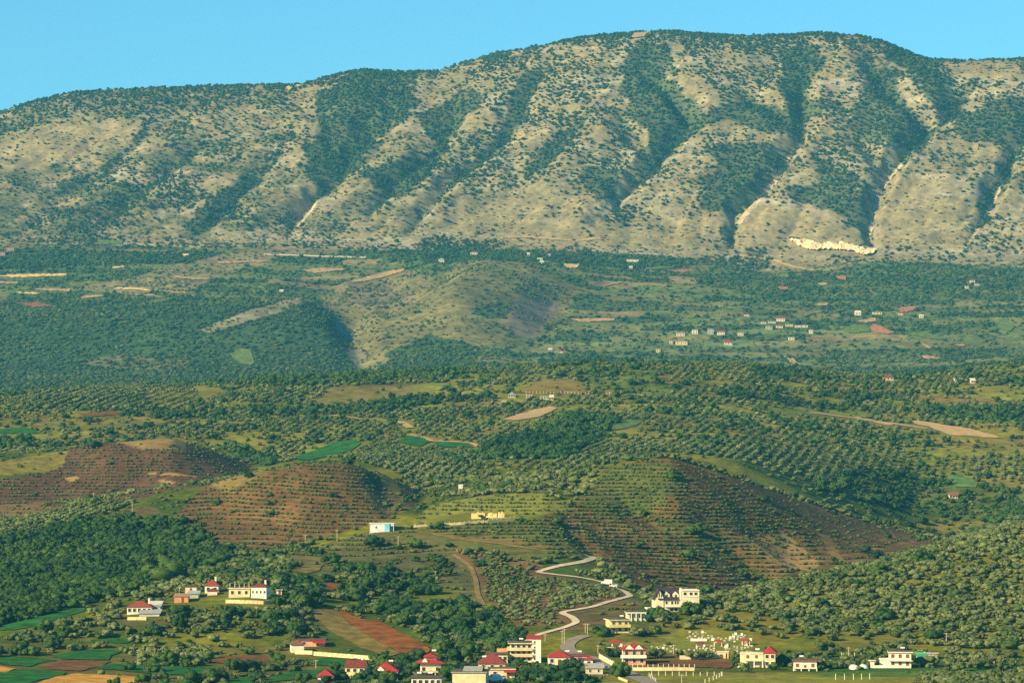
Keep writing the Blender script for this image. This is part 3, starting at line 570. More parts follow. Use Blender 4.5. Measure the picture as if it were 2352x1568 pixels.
def smooth_path(pts, n=8):
    out = []
    for i in range(len(pts) - 1):
        p0 = pts[max(0, i - 1)]; p1 = pts[i]; p2 = pts[i + 1]; p3 = pts[min(len(pts) - 1, i + 2)]
        for k in range(n):
            t = k / n
            out.append(0.5 * ((2 * p1) + (p2 - p0) * t + (2 * p0 - 5 * p1 + 4 * p2 - p3) * t * t + (3 * p1 - p0 - 3 * p2 + p3) * t ** 3))
    out.append(pts[-1]); return out
ROADS = []
def road(name, px, width, mat, lift=.3, n=8):
    pts = [hit(u, v) for u, v in px]; pts = [Vector((p.x, p.y, 0)) for p in pts if p]
    P_ = smooth_path(pts, n); co = []; fc = []
    W_ = width if isinstance(width, (list, tuple)) else (width, width)
    for i, p in enumerate(P_):
        d = (P_[min(i + 1, len(P_) - 1)] - P_[max(i - 1, 0)]); d.normalize(); nn = Vector((-d.y, d.x, 0))
        w = W_[0] + (W_[1] - W_[0]) * i / (len(P_) - 1)
        for k in (-.5, -.17, .17, .5):
            q = p + nn * w * k; co.append((q.x, q.y, ground(q.x, q.y) + lift))
        if i:
            b0 = 4 * (i - 1)
            for k in range(3): fc.append((b0 + k, b0 + k + 1, b0 + k + 5, b0 + k + 4))
        ROADS.append((p.x, p.y, w))
    me = np_mesh(name, co, fc, 4)
    return tag(link(name, me, [mat]), kind='structure')
FIELDS = []
def field(name, poly, mat, lift=.3, step=9.0, fine=26):
    """a sown or ploughed plot lying on the ground"""
    pts = []; n = len(poly)
    for i in range(n):
        (x1, y1), (x2, y2) = poly[i], poly[(i + 1) % n]
        k = max(1, int(math.hypot(x2 - x1, y2 - y1) / step))
        for s in range(k):
            f = s / k; j = .4 if s == 0 else 1.5
            pts.append((x1 + (x2 - x1) * f + random.uniform(-j, j), y1 + (y2 - y1) * f + random.uniform(-j, j) * .7))
    H = [hit(*p) for p in pts]
    out = [(h.x, h.y) for h in H if h]
    xs = [p[0] for p in out]; ys = [p[1] for p in out]
    FIELDS.append(out)
    ext = max(max(xs) - min(xs), max(ys) - min(ys)); st = max(1.5 if fine > 40 else 4.0, ext / fine)
    gx, gy = np.meshgrid(np.arange(min(xs), max(xs), st), np.arange(min(ys), max(ys), st)); gx = gx.ravel(); gy = gy.ravel()
    k = in_poly(gx, gy, out)
    allp = [Vector(p) for p in out] + [Vector((x, y)) for x, y in zip(gx[k], gy[k])]
    ne = len(out)
    v2, e2, f2, *_ = delaunay_2d_cdt(allp, [(i, (i + 1) % ne) for i in range(ne)], [], 1, 1e-4)
    co = [(p.x, p.y, ground(p.x, p.y) + lift) for p in v2]
    me = bpy.data.meshes.new(name); me.from_pydata(co, [], [tuple(f) for f in f2]); me.update()
    me.polygons.foreach_set('use_smooth', np.ones(len(me.polygons), bool))
    return tag(link(name, me, [mat]), kind='structure')
def crop(name, col, row=0.0, ang=0.0):
    return surface(name, col, .95, .42, .16, .03, .5)
M_GREEN, M_TEAL = crop('green_crop', (.024, .105, .022)), crop('pale_crop', (.085, .15, .05))
M_SOIL, M_BROWN, M_STRAW, M_DRY = crop('red_soil', (.20, .074, .020)), crop('brown_soil', (.14, .068, .026)), crop('straw', (.44, .235, .05)), crop('dry_grass_plot', (.17, .13, .035))
M_CONC = surface('road_concrete', (.54, .45, .32), .9, .22, .3); M_ASPH = surface('road_asphalt', (.23, .20, .16), .9, .12, .4); M_TRACK = surface('grassy_track', (.21, .155, .055), .95, .35, .2); M_DIRT = surface('track_dirt', (.40, .27, .13), .95, .2, .2)
def Cz(x, y): return (1148.4 + .26855 * x, 1148.4 + .26855 * y)
def Bz(x, y): return (574.2 + .26855 * x, 1148.4 + .26855 * y)
def Fz(x, y): return (574.2 + .26855 * x, 803.9 + .26855 * y)
road('road', [Cz(*p) for p in ((240,1205),(300,1165),(400,1130),(530,1095),(620,1062),(648,1040),(610,1000),(535,962),(650,938),(800,910),(920,872),(1010,848),(1105,822),(1070,785),(1000,755),(900,712),(790,682),(650,657),(520,642),(400,628),(330,615),(400,590),(520,560),(640,540),(740,517),(800,490),(720,468))], 3.1, M_CONC, .3, 5)
road('road', [Cz(*p) for p in ((40,390),(250,415),(330,425))] [::-1] + [Bz(*p) for p in ((2340,403),(2100,370),(1900,350),(1700,320),(1550,290),(1450,275))], 1.4, M_TRACK)
road('road', [Cz(*p) for p in ((740,1158),(650,1185),(590,1225),(575,1262),(620,1300),(690,1330),(800,1352),(880,1385),(960,1430),(1080,1480),(1180,1520),(1300,1570))], (5.2, 7.0), M_ASPH)
road('path', [Bz(*p) for p in ((1740,465),(1820,520),(1890,580),(1930,680),(1950,800),(2000,900))], 2.2, M_TRACK)
road('path', [Fz(*p) for p in ((710,562),(800,572),(900,585),(960,595))], 4.0, M_DIRT, .6)
road('path', [Fz(*p) for p in ((1165,602),(1260,615),(1330,640),(1372,668))], 6.0, M_DIRT, .6)
road('path', [Fz(*p) for p in ((1380,730),(1480,752),(1560,780),(1700,785),(1860,795),(1920,810),(1965,838))], 4.0, M_DIRT, .6)
road('path', [(1860,948),(1960,961),(2040,972),(2130,985)], 7.0, M_DIRT, .6)
road('road', [(606,585),(700,588),(790,591),(840,592)], 9, M_CONC, 1.0)
road('path', [(1460,618),(1500,624),(1540,628)], 9, M_DIRT, 1.0)
road('path', [(1796,820),(1815,824),(1832,838)], 9, M_DIRT, 1.0)
road('path', [(1690,590),(1760,596),(1830,615),(1870,622)], 9, M_DIRT, 1.0)
road('path', [(1148,548),(1220,545),(1300,552),(1380,548)], 7, M_DIRT, 1.0)

def Dz0(x, y): return (.26855 * x, 1148.4 + .26855 * y)
def E3(x, y): return (.26855 * x, 459.4 + .26855 * y)
def P2(x, y): return (574.2 + .26855 * x, 459.4 + .26855 * y)
def P3(x, y): return (1148.4 + .26855 * x, 459.4 + .26855 * y)
def P4(x, y): return (1720.3 + .26855 * x, 459.4 + .26855 * y)
def G4(x, y): return (1720.3 + .26855 * x, 803.9 + .26855 * y)
for pl, m_ in (
  ([Dz0(0,1085),Dz0(330,1000),Dz0(600,930),Dz0(740,915),Dz0(730,950),Dz0(500,1020),Dz0(300,1080),Dz0(150,1110),Dz0(0,1115)], M_GREEN),
  ([Dz0(780,1195),Dz0(960,1185),Dz0(1180,1195),Dz0(1090,1225),Dz0(800,1215)], M_GREEN),
  ([Dz0(450,1340),Dz0(700,1275),Dz0(1080,1285),Dz0(960,1330),Dz0(940,1370),Dz0(560,1360)], M_GREEN),
  ([Dz0(0,1345),Dz0(300,1345),Dz0(520,1370),Dz0(330,1400),Dz0(260,1425),Dz0(0,1400)], M_GREEN),
  ([Dz0(830,1440),Dz0(940,1400),Dz0(1200,1410),Dz0(1400,1420),Dz0(1890,1435),Dz0(1800,1500),Dz0(1400,1490),Dz0(1150,1470)], M_GREEN),
  ([Dz0(-100,1470),Dz0(300,1450),Dz0(580,1470),Dz0(550,1500),Dz0(200,1575),Dz0(-100,1590)], M_GREEN),
  ([Dz0(1970,1540),Dz0(2160,1510),Dz0(2160,1575),Dz0(1920,1575)], M_GREEN),
  ([Bz(550,1360),Bz(640,1350),Bz(900,1380),Bz(1100,1395),Bz(960,1415),Bz(700,1420),Bz(560,1410)], M_GREEN),
  ([Bz(180,1510),Bz(400,1465),Bz(620,1450),Bz(670,1470),Bz(590,1520),Bz(300,1545),Bz(150,1560)], M_GREEN),
  ([Dz0(340,1410),Dz0(530,1370),Dz0(960,1378),Dz0(880,1420),Dz0(700,1460),Dz0(420,1450)], M_BROWN),
  ([Dz0(1760,1390),Dz0(1900,1335),Dz0(2130,1330),(Bz(220,1330)),(Bz(230,1400)),Dz0(2130,1415)], M_BROWN),
  ([Dz0(-100,1425),Dz0(0,1420),Dz0(150,1440),Dz0(60,1475),Dz0(-100,1480)], M_STRAW),
  ([Dz0(300,1575),Dz0(480,1515),Dz0(650,1485),Dz0(1000,1500),Dz0(1290,1525),Dz0(1200,1575)], M_STRAW),
  ([Bz(740,945),Bz(830,950),Bz(880,990),Bz(980,1020),Bz(1120,1035),Bz(1300,1140),Bz(1480,1230),Bz(1545,1280),Bz(1520,1310),Bz(1300,1310),Bz(1080,1200),Bz(940,1110),Bz(850,1045)], M_SOIL),
  ([Bz(530,930),Bz(640,930),Bz(740,945),Bz(850,1050),Bz(1040,1180),Bz(1290,1310),Bz(1200,1340),Bz(960,1270),Bz(720,1140),Bz(560,1010)], M_DRY),
  ([Bz(370,590),Bz(440,560),Bz(620,555),Bz(600,600),Bz(480,630)], M_DRY), ([Bz(660,710),Bz(780,705),Bz(800,750),Bz(680,780)], M_SOIL),
  ([Cz(1300,1385),Cz(1700,1370),Cz(2040,1385),Cz(1960,1440),Cz(1680,1430),Cz(1280,1400)], M_BROWN),
  # hills
  ([Fz(330,930),Fz(500,880),Fz(660,820),Fz(750,785),Fz(900,768),Fz(950,800),Fz(870,860),Fz(700,910),Fz(500,945)], M_GREEN),
  ([Fz(1260,780),Fz(1340,735),Fz(1460,745),Fz(1560,785),Fz(1450,830),Fz(1300,800)], M_GREEN), ([Fz(1560,800),Fz(1700,785),Fz(1850,798),Fz(1890,830),Fz(1650,835)], M_GREEN),
  ([(1405,976),(1440,964),(1480,966),(1460,978),(1410,990)], M_TEAL), ([(2172,1092),(2200,1088),(2245,1108),(2240,1120),(2190,1118)], M_TEAL), ([(0,988),(60,982),(95,996),(0,996),(-60,996)], M_GREEN),
  ([(1155,964),(1200,948),(1262,934),(1280,938),(1240,958),(1190,966)], M_DIRT),
  ([G4(1360,612),G4(1450,605),G4(1650,640),G4(1900,680),G4(2180,755),G4(2000,750),G4(1700,725),G4(1560,670)], M_DIRT), ([G4(890,575),G4(1000,590),G4(1280,650),G4(1150,640)], M_DIRT),
  ([(180,950),(260,945),(300,950),(200,958)], M_BROWN),
  ):
    field('ploughed_field' if m_ in (M_SOIL, M_BROWN) else 'field', pl, m_, .3 if pl[0][1] > 1130 else .6)
M_FSTRAW, M_FTAN, M_FRED, M_FGRN, M_FPUR = crop('far_stubble', (.58, .40, .15)), crop('far_tan', (.36, .24, .12)), crop('far_red_soil', (.34, .15, .08)), crop('far_green', (.10, .15, .04)), crop('far_purple_soil', (.20, .085, .06))
for pl, m_ in (
  ([E3(-200,655),E3(0,650),E3(150,640),E3(570,635),E3(560,650),E3(300,660),E3(150,665)], M_FSTRAW), ([E3(270,765),E3(600,762),E3(590,785),E3(380,778)], M_FTAN),
  ([E3(130,793),E3(350,795),E3(310,808),E3(170,804)], M_FSTRAW), ([E3(945,765),E3(1000,752),E3(1150,752),E3(1250,765),E3(1300,785),E3(1150,770)], M_FSTRAW),
  ([E3(1390,780),E3(1470,785),E3(1700,800),E3(1480,800)], M_FTAN), ([E3(1555,465),E3(1640,460),E3(1620,475),E3(1570,486)], M_FSTRAW),
  ([E3(1855,530),E3(2050,525),E3(2300,522),E3(2320,532),E3(2060,540),E3(1870,545)], M_FTAN), ([E3(1470,645),E3(1600,665),E3(1850,680),E3(1700,685),E3(1500,670)], M_FTAN),
  ([E3(130,880),E3(330,878),E3(470,915),E3(280,920)], M_FPUR), ([E3(670,830),E3(820,815),E3(900,825),E3(700,845)], M_FTAN), ([E3(1050,808),E3(1300,812),E3(1460,850),E3(1300,825)], M_FTAN),
  ([E3(950,575),E3(1060,568),E3(1060,582),E3(960,585)], M_FSTRAW), ([E3(0,700),E3(150,705),E3(150,720),E3(-150,715)], M_FTAN), ([E3(830,345),E3(1050,350),E3(1040,380),E3(850,385)], C3 and M_FGRN),
  ([E3(1960,1330),E3(2040,1280),E3(2140,1275),E3(2180,1390),E3(2140,1420),E3(2050,1400)], M_FGRN), ([P2(420,600),P2(600,585),P2(830,590),P2(790,605),P2(560,630)], M_FTAN),
  ([P2(840,705),P2(1000,660),P2(1150,620),P2(1330,590),P2(1320,610),P2(1150,660),P2(980,700)], M_FTAN), ([P3(540,550),P3(680,550),P3(660,580),P3(600,590)], M_FSTRAW),
  ([P3(870,738),P3(1000,705),P3(1120,700),P3(1030,715),P3(900,742)], M_FTAN), ([P3(1470,605),P3(1600,600),P3(1610,620),P3(1480,620)], M_FRED), ([P3(1220,585),P3(1400,570),P3(1480,585),P3(1250,600)], M_FGRN),
  ([P3(600,1020),P3(980,1015),P3(980,1035),P3(700,1050)], M_FTAN), ([P3(1580,1050),P3(1640,1015),P3(1720,1030),P3(1690,1065)], M_FGRN), ([P4(745,655),P4(830,655),P4(830,688),P4(770,685)], M_FRED),
  ([P4(590,718),P4(660,712),P4(680,730),P4(620,735)], M_FTAN), ([P4(560,905),P4(600,885),P4(680,888),P4(670,907)], M_FTAN), ([P4(1270,945),P4(1300,918),P4(1440,915),P4(1400,950),P4(1290,970)], M_FRED),
  ([P4(1025,1100),P4(1060,1068),P4(1120,1075),P4(1180,1110),P4(1255,1140),P4(1150,1148),P4(1080,1135)], M_FRED), ([P4(800,1110),P4(900,1070),P4(1010,1072),P4(1040,1130),P4(850,1140)], M_FGRN),
  ([P4(920,1045),P4(1000,1020),P4(1080,1010),P4(1090,1040),P4(1000,1055)], M_FTAN), ([P4(2100,1040),P4(2200,1000),P4(2270,1090),P4(2220,1130),P4(2130,1100)], M_FGRN), ([P4(1400,1200),P4(1450,1215),P4(1570,1270),P4(1540,1272)], M_FTAN),
  ([P4(1330,1145),P4(1500,1125),P4(1680,1190),P4(1600,1195),P4(1500,1180)], M_FGRN), ([P4(250,745),P4(330,745),P4(340,770),P4(270,772)], M_FRED), ([P4(1480,1330),P4(1620,1350),P4(1640,1360),P4(1480,1360)], M_FTAN),
  ([P4(1750,1240),P4(1850,1240),P4(1840,1252),P4(1760,1250)], M_FTAN)):
    field('field', pl, m_, 1.2, 5)
# quarry cut into the foot of the mountain: rough pale faces
M_Q = surface('quarry_rock', (.66, .51, .30), .95, .45, .12, .05, 1.0)
qpoly = [P4(345,352),P4(400,350),P4(480,358),P4(570,372),P4(640,392),P4(670,378),P4(740,402),P4(790,378),P4(850,388),P4(930,405),P4(985,430),P4(1060,425),P4(1100,440),P4(1060,470),P4(960,485),P4(900,450),P4(740,432),P4(620,440),P4(500,435),P4(410,400)]
q = field('quarry', qpoly, M_Q, 1.5, 2.5, 90); q['kind'] = 'structure'
for v_ in q.data.vertices:
    v_.co.z += 7.0 * float(abs(fbm(np.array([v_.co.x / 11]), np.array([v_.co.y / 8]), 77)[0] - .5)) * 2 + 2.5 * float(fbm(np.array([v_.co.x / 3]), np.array([v_.co.y / 3]), 78)[0])
q.data.polygons.foreach_set('use_smooth', np.zeros(len(q.data.polygons), bool))
for pl in ([(655,203),(665,199),(672,203),(662,209)], [(678,197),(690,193),(694,197),(682,200)], [(910,164),(930,160),(945,164),(930,168)], [(1455,80),(1475,73),(1490,76),(1480,86),(1450,90)]):
    try: field('bare_ground', pl, M_FSTRAW if pl[0][0] < 1000 else M_FTAN, 2.0, 5)
    except Exception: pass
# ------------------------------------------------------------------ where the buildings stand (needed to keep trees off them)
# u0, u1: sides, vb: foot of the front wall, h: wall height in metres; all measured on the photograph
def Hs(x0, x1, y1): return None
WHITE, CREAM, YELL, PINK, ORNG, OFFW, GREYW, BLUEW = (.80, .74, .62), (.74, .61, .38), (.74, .64, .24), (.70, .36, .27), (.62, .30, .13), (.70, .64, .52), (.48, .45, .40), (.66, .72, .76)
RED, BRICK, DRED, SLATE, GREYR, DARK = (.34, .030, .030), (.25, .055, .030), (.17, .040, .030), (.050, .036, .040), (.30, .30, .28), (.07, .055, .05)
B = []
def bld(lm, label, u0, u1, vb, h, wall, roof, rcol, **kw):
    wall = tuple(c * .93 for c in wall)
    if kw.get('far'): wall, rcol = tuple(c * .78 for c in wall), tuple(c * .85 for c in rcol)
    B.append(dict(lm=lm, label=label, u0=u0, u1=u1, vb=vb, h=h, wall=wall, roof=roof, rcol=rcol, **kw))
bld('long white house with the rust-red hipped roof', 'long low white house with rust-red hipped roof above a pale retaining wall', 294, 350, 1409, 2.7, WHITE, 'hip', BRICK, win=5, rh=2.2, depth=8, chimney=1)
bld('pale sheet-roofed shed', 'shed with pale grey sheet roof behind the long red-roofed house', 340, 370, 1401, 1.8, GREYW, 'shed', (.55, .52, .44), depth=9, rh=1.6, win=0, name='shed')
bld('low grey sheet-roofed shed', 'low shed with dull grey sheet roof in front of the long red-roofed house', 322, 368, 1415, 1.3, GREYW, 'shed', (.34, .34, .33), depth=7, rh=1.3, win=0, name='shed')
bld('little cream flat-roofed house', 'little cream house with dark flat roof beside the small red-roofed house on the rise', 427, 453, 1361, 2.6, CREAM, 'flat', DARK, win=1, door=1, depth=5)
bld('small red-roofed house on the rise', 'small white house with rust-red hipped roof and chimney between trees on the rise', 472, 503, 1361, 3.0, WHITE, 'hip', BRICK, win=2, rh=2.4, depth=7, chimney=1)
bld('brown-roofed annex', 'low annex with dark brown roof in front of the small red-roofed house', 478, 500, 1366, 1.7, OFFW, 'hip', DRED, win=0, rh=1.0, depth=4, name='annex')
bld('orange brick shed', 'orange brick shed with flat sheet roof and an open dark doorway', 402, 434, 1383, 2.6, ORNG, 'shed', (.33, .22, .14), door=1, win=0, depth=6, rh=.8, name='shed')
bld('blue-grey roofed shed', 'open shed with blue-grey sheet roof beside the orange brick shed', 433, 457, 1373, 1.8, GREYW, 'shed', (.32, .38, .40), win=0, depth=7, rh=1.0, name='shed')
bld('unfinished cream house', 'unfinished cream house with bare concrete columns standing on its flat roof', 527, 575, 1371, 3.6, CREAM, 'flat', CREAM, win=3, depth=8, cols=5)
bld('white block house', 'white two-storey block house under a dark red roof', 575, 616, 1373, 4.6, WHITE, 'hip', DRED, win=4, depth=8, rh=1.5, yaw=-10, small=1, chimney=1)
bld('tiny white hut', 'tiny white hut alone on the bank east of the white block house', 636, 648, 1364, 1.7, WHITE, 'shed', GREYR, win=0, depth=2.5, rh=.3, name='hut', door=1)
bld('white brown-roofed house', 'white windowless house with brown roof at the end of the stone wall', 668, 702, 1498, 3.0, WHITE, 'hip', (.20, .085, .05), win=0, rh=1.5, depth=6, yaw=8)
bld('orange terrace house', 'low orange house with red awning and bare rods on its flat roof', 684, 746, 1484, 2.3, (.70, .40, .24), 'flat', RED, win=2, door=1, depth=7, rods=7, awn=1)
bld('yellow house', 'yellow two-storey house with dark hipped roof and a chimney', 790, 842, 1564, 5.0, YELL, 'gable', DRED, win=3, floors=2, rh=2.0, depth=8, yaw=-6, chimney=1)
bld('red-roofed bungalow with a white gablet', 'cream bungalow with bright red hipped roof and a small white gablet', 860, 914, 1562, 3.2, CREAM, 'hip', RED, win=3, rh=2.8, depth=9, gablet=1)
bld('red roof at the picture edge', 'small white house whose red hipped roof shows above garden trees at the bottom edge', 731, 766, 1571, 2.6, WHITE, 'hip', RED, win=1, rh=2.2, depth=8)
bld('two-tiered red-roofed house', 'cream house with a two-tiered red roof over a broad white terrace', 966, 1013, 1552, 4.6, CREAM, 'hip', RED, win=3, door=1, rh=1.6, depth=9, tier=1, over=1.4, terrace=1)
bld('white flat house at the bottom edge', 'long white house with dark flat roof and water tanks at the bottom edge', 946, 1014, 1576, 2.9, WHITE, 'flat', DARK, win=5, depth=8)
bld('cream warehouse', 'windowless cream warehouse with low grey sheet roof beside the white van', 1033, 1122, 1574, 4.4, CREAM, 'flat', GREYR, win=0, depth=14, name='warehouse', yaw=-4, ridge=1)
bld('dark red roofed house', 'house with broad dark red hipped roof in front of the apartment block', 1100, 1161, 1536, 2.0, CREAM, 'hip', (.21, .045, .035), win=3, rh=3.4, depth=9)
bld('cream house with red awning', 'cream flat-roofed house with a red awning beside the white van', 1122, 1182, 1557, 3.1, CREAM, 'flat', CREAM, win=2, door=1, depth=8, awn=1)
bld('small orange-roofed shed', 'small shed with orange tiled roof north of the cream warehouse', 1080, 1100, 1548, 1.6, OFFW, 'gable', (.36, .12, .04), win=0, rh=1.0, depth=4, name='shed')
bld('cream annex', 'low cream annex with dark flat roof joined to the apartment block', 1117, 1166, 1522, 3.2, CREAM, 'flat', DARK, win=4, depth=8, name='annex', brickrow=1)
bld('apartment block', 'three-storey cream apartment block with long balconies on every floor', 1172, 1222, 1520, 6.9, (.76, .58, .33), 'flat', CREAM, win=4, floors=3, depth=10, balc=1, over=.9)
bld('red-roofed white house', 'low white house with red hipped roof next to the pink house', 1259, 1309, 1526, 2.8, WHITE, 'hip', RED, win=3, rh=2.0, depth=8, door=1)
bld('pink flat house', 'low pink house with red-edged flat roof beside the red-roofed white house', 1309, 1354, 1522, 2.6, PINK, 'flat', RED, win=2, depth=8)
bld('red-roofed kiosk', 'small white kiosk with red roof beside the road', 1343, 1361, 1529, 2.3, WHITE, 'hip', RED, win=1, rh=1.0, depth=3.0, name='kiosk')
bld('grey-roofed shed', 'long cream shed with grey sheet roof and two tiny windows beside the road', 1345, 1384, 1547, 2.2, (.66, .58, .40), 'gable', GREYR, win=2, small=1, rh=1.3, depth=6, name='shed')
bld('pink two-storey house', 'salmon two-storey house with red hipped roof, white gablets and a white balcony', 1430, 1482, 1526, 5.6, (.70, .33, .22), 'hip', RED, win=3, floors=2, rh=2.2, depth=9, balc1=1, gablet=2, over=.8)
bld('half red-roofed house', 'cream two-storey house with one red roofed wing and an outside stair', 1752, 1781, 1532, 5.2, CREAM, 'hip', RED, win=2, floors=2, rh=2.2, depth=9, yaw=-6)
bld('small white bungalow', 'small white bungalow with brown flat roof on pillars at the field edge', 1817, 1878, 1539, 3.4, OFFW, 'flat', (.22, .07, .05), win=3, depth=8, door=1, brown=1, over=.7, porch=1, yaw=-6)
bld('white two-storey house', 'white two-storey house with overhanging flat roof and orange shutters', 2036, 2094, 1533, 5.6, WHITE, 'flat', OFFW, win=3, floors=2, depth=8, brown=1, over=.6, wing=1, yaw=-6)
bld('green-roofed shed', 'white shed with bright green roof next to the white two-storey house', 2106, 2128, 1520, 2.0, WHITE, 'shed', (.06, .34, .12), win=0, rh=1.2, depth=6, name='shed')
bld('low pale-roofed shed', 'low shed with pale flat roof half hidden behind the green-roofed shed', 2126, 2150, 1513, 2.2, GREYW, 'flat', OFFW, win=0, depth=5, name='shed')
bld('little white hut', 'little white hut at the end of the garden wall by the white two-storey house', 1997, 2006, 1533, 2.6, WHITE, 'flat', WHITE, win=0, depth=2, name='hut')
bld('yellow flat house', 'yellow two-storey house with flat roof and wraparound balcony below the columned pavilion', 1398, 1448, 1453, 5.0, (.80, .66, .26), 'flat', (.72, .62, .40), win=3, floors=2, depth=8, balc1=1, over=.7, brown=1, yaw=12)
bld('columned white pavilion', 'low white pavilion with open columned front west of the mansion', 1438, 1482, 1424, 3.0, OFFW, 'flat', OFFW, win=2, depth=7, pil=5, name='pavilion')
bld('hilltop white house', 'white flat-roofed house with a pale blue corner alone on the hilltop', 851, 905, 1221, 4.2, BLUEW, 'flat', WHITE, win=2, small=1, depth=9, over=.4, name='house', blue=1)
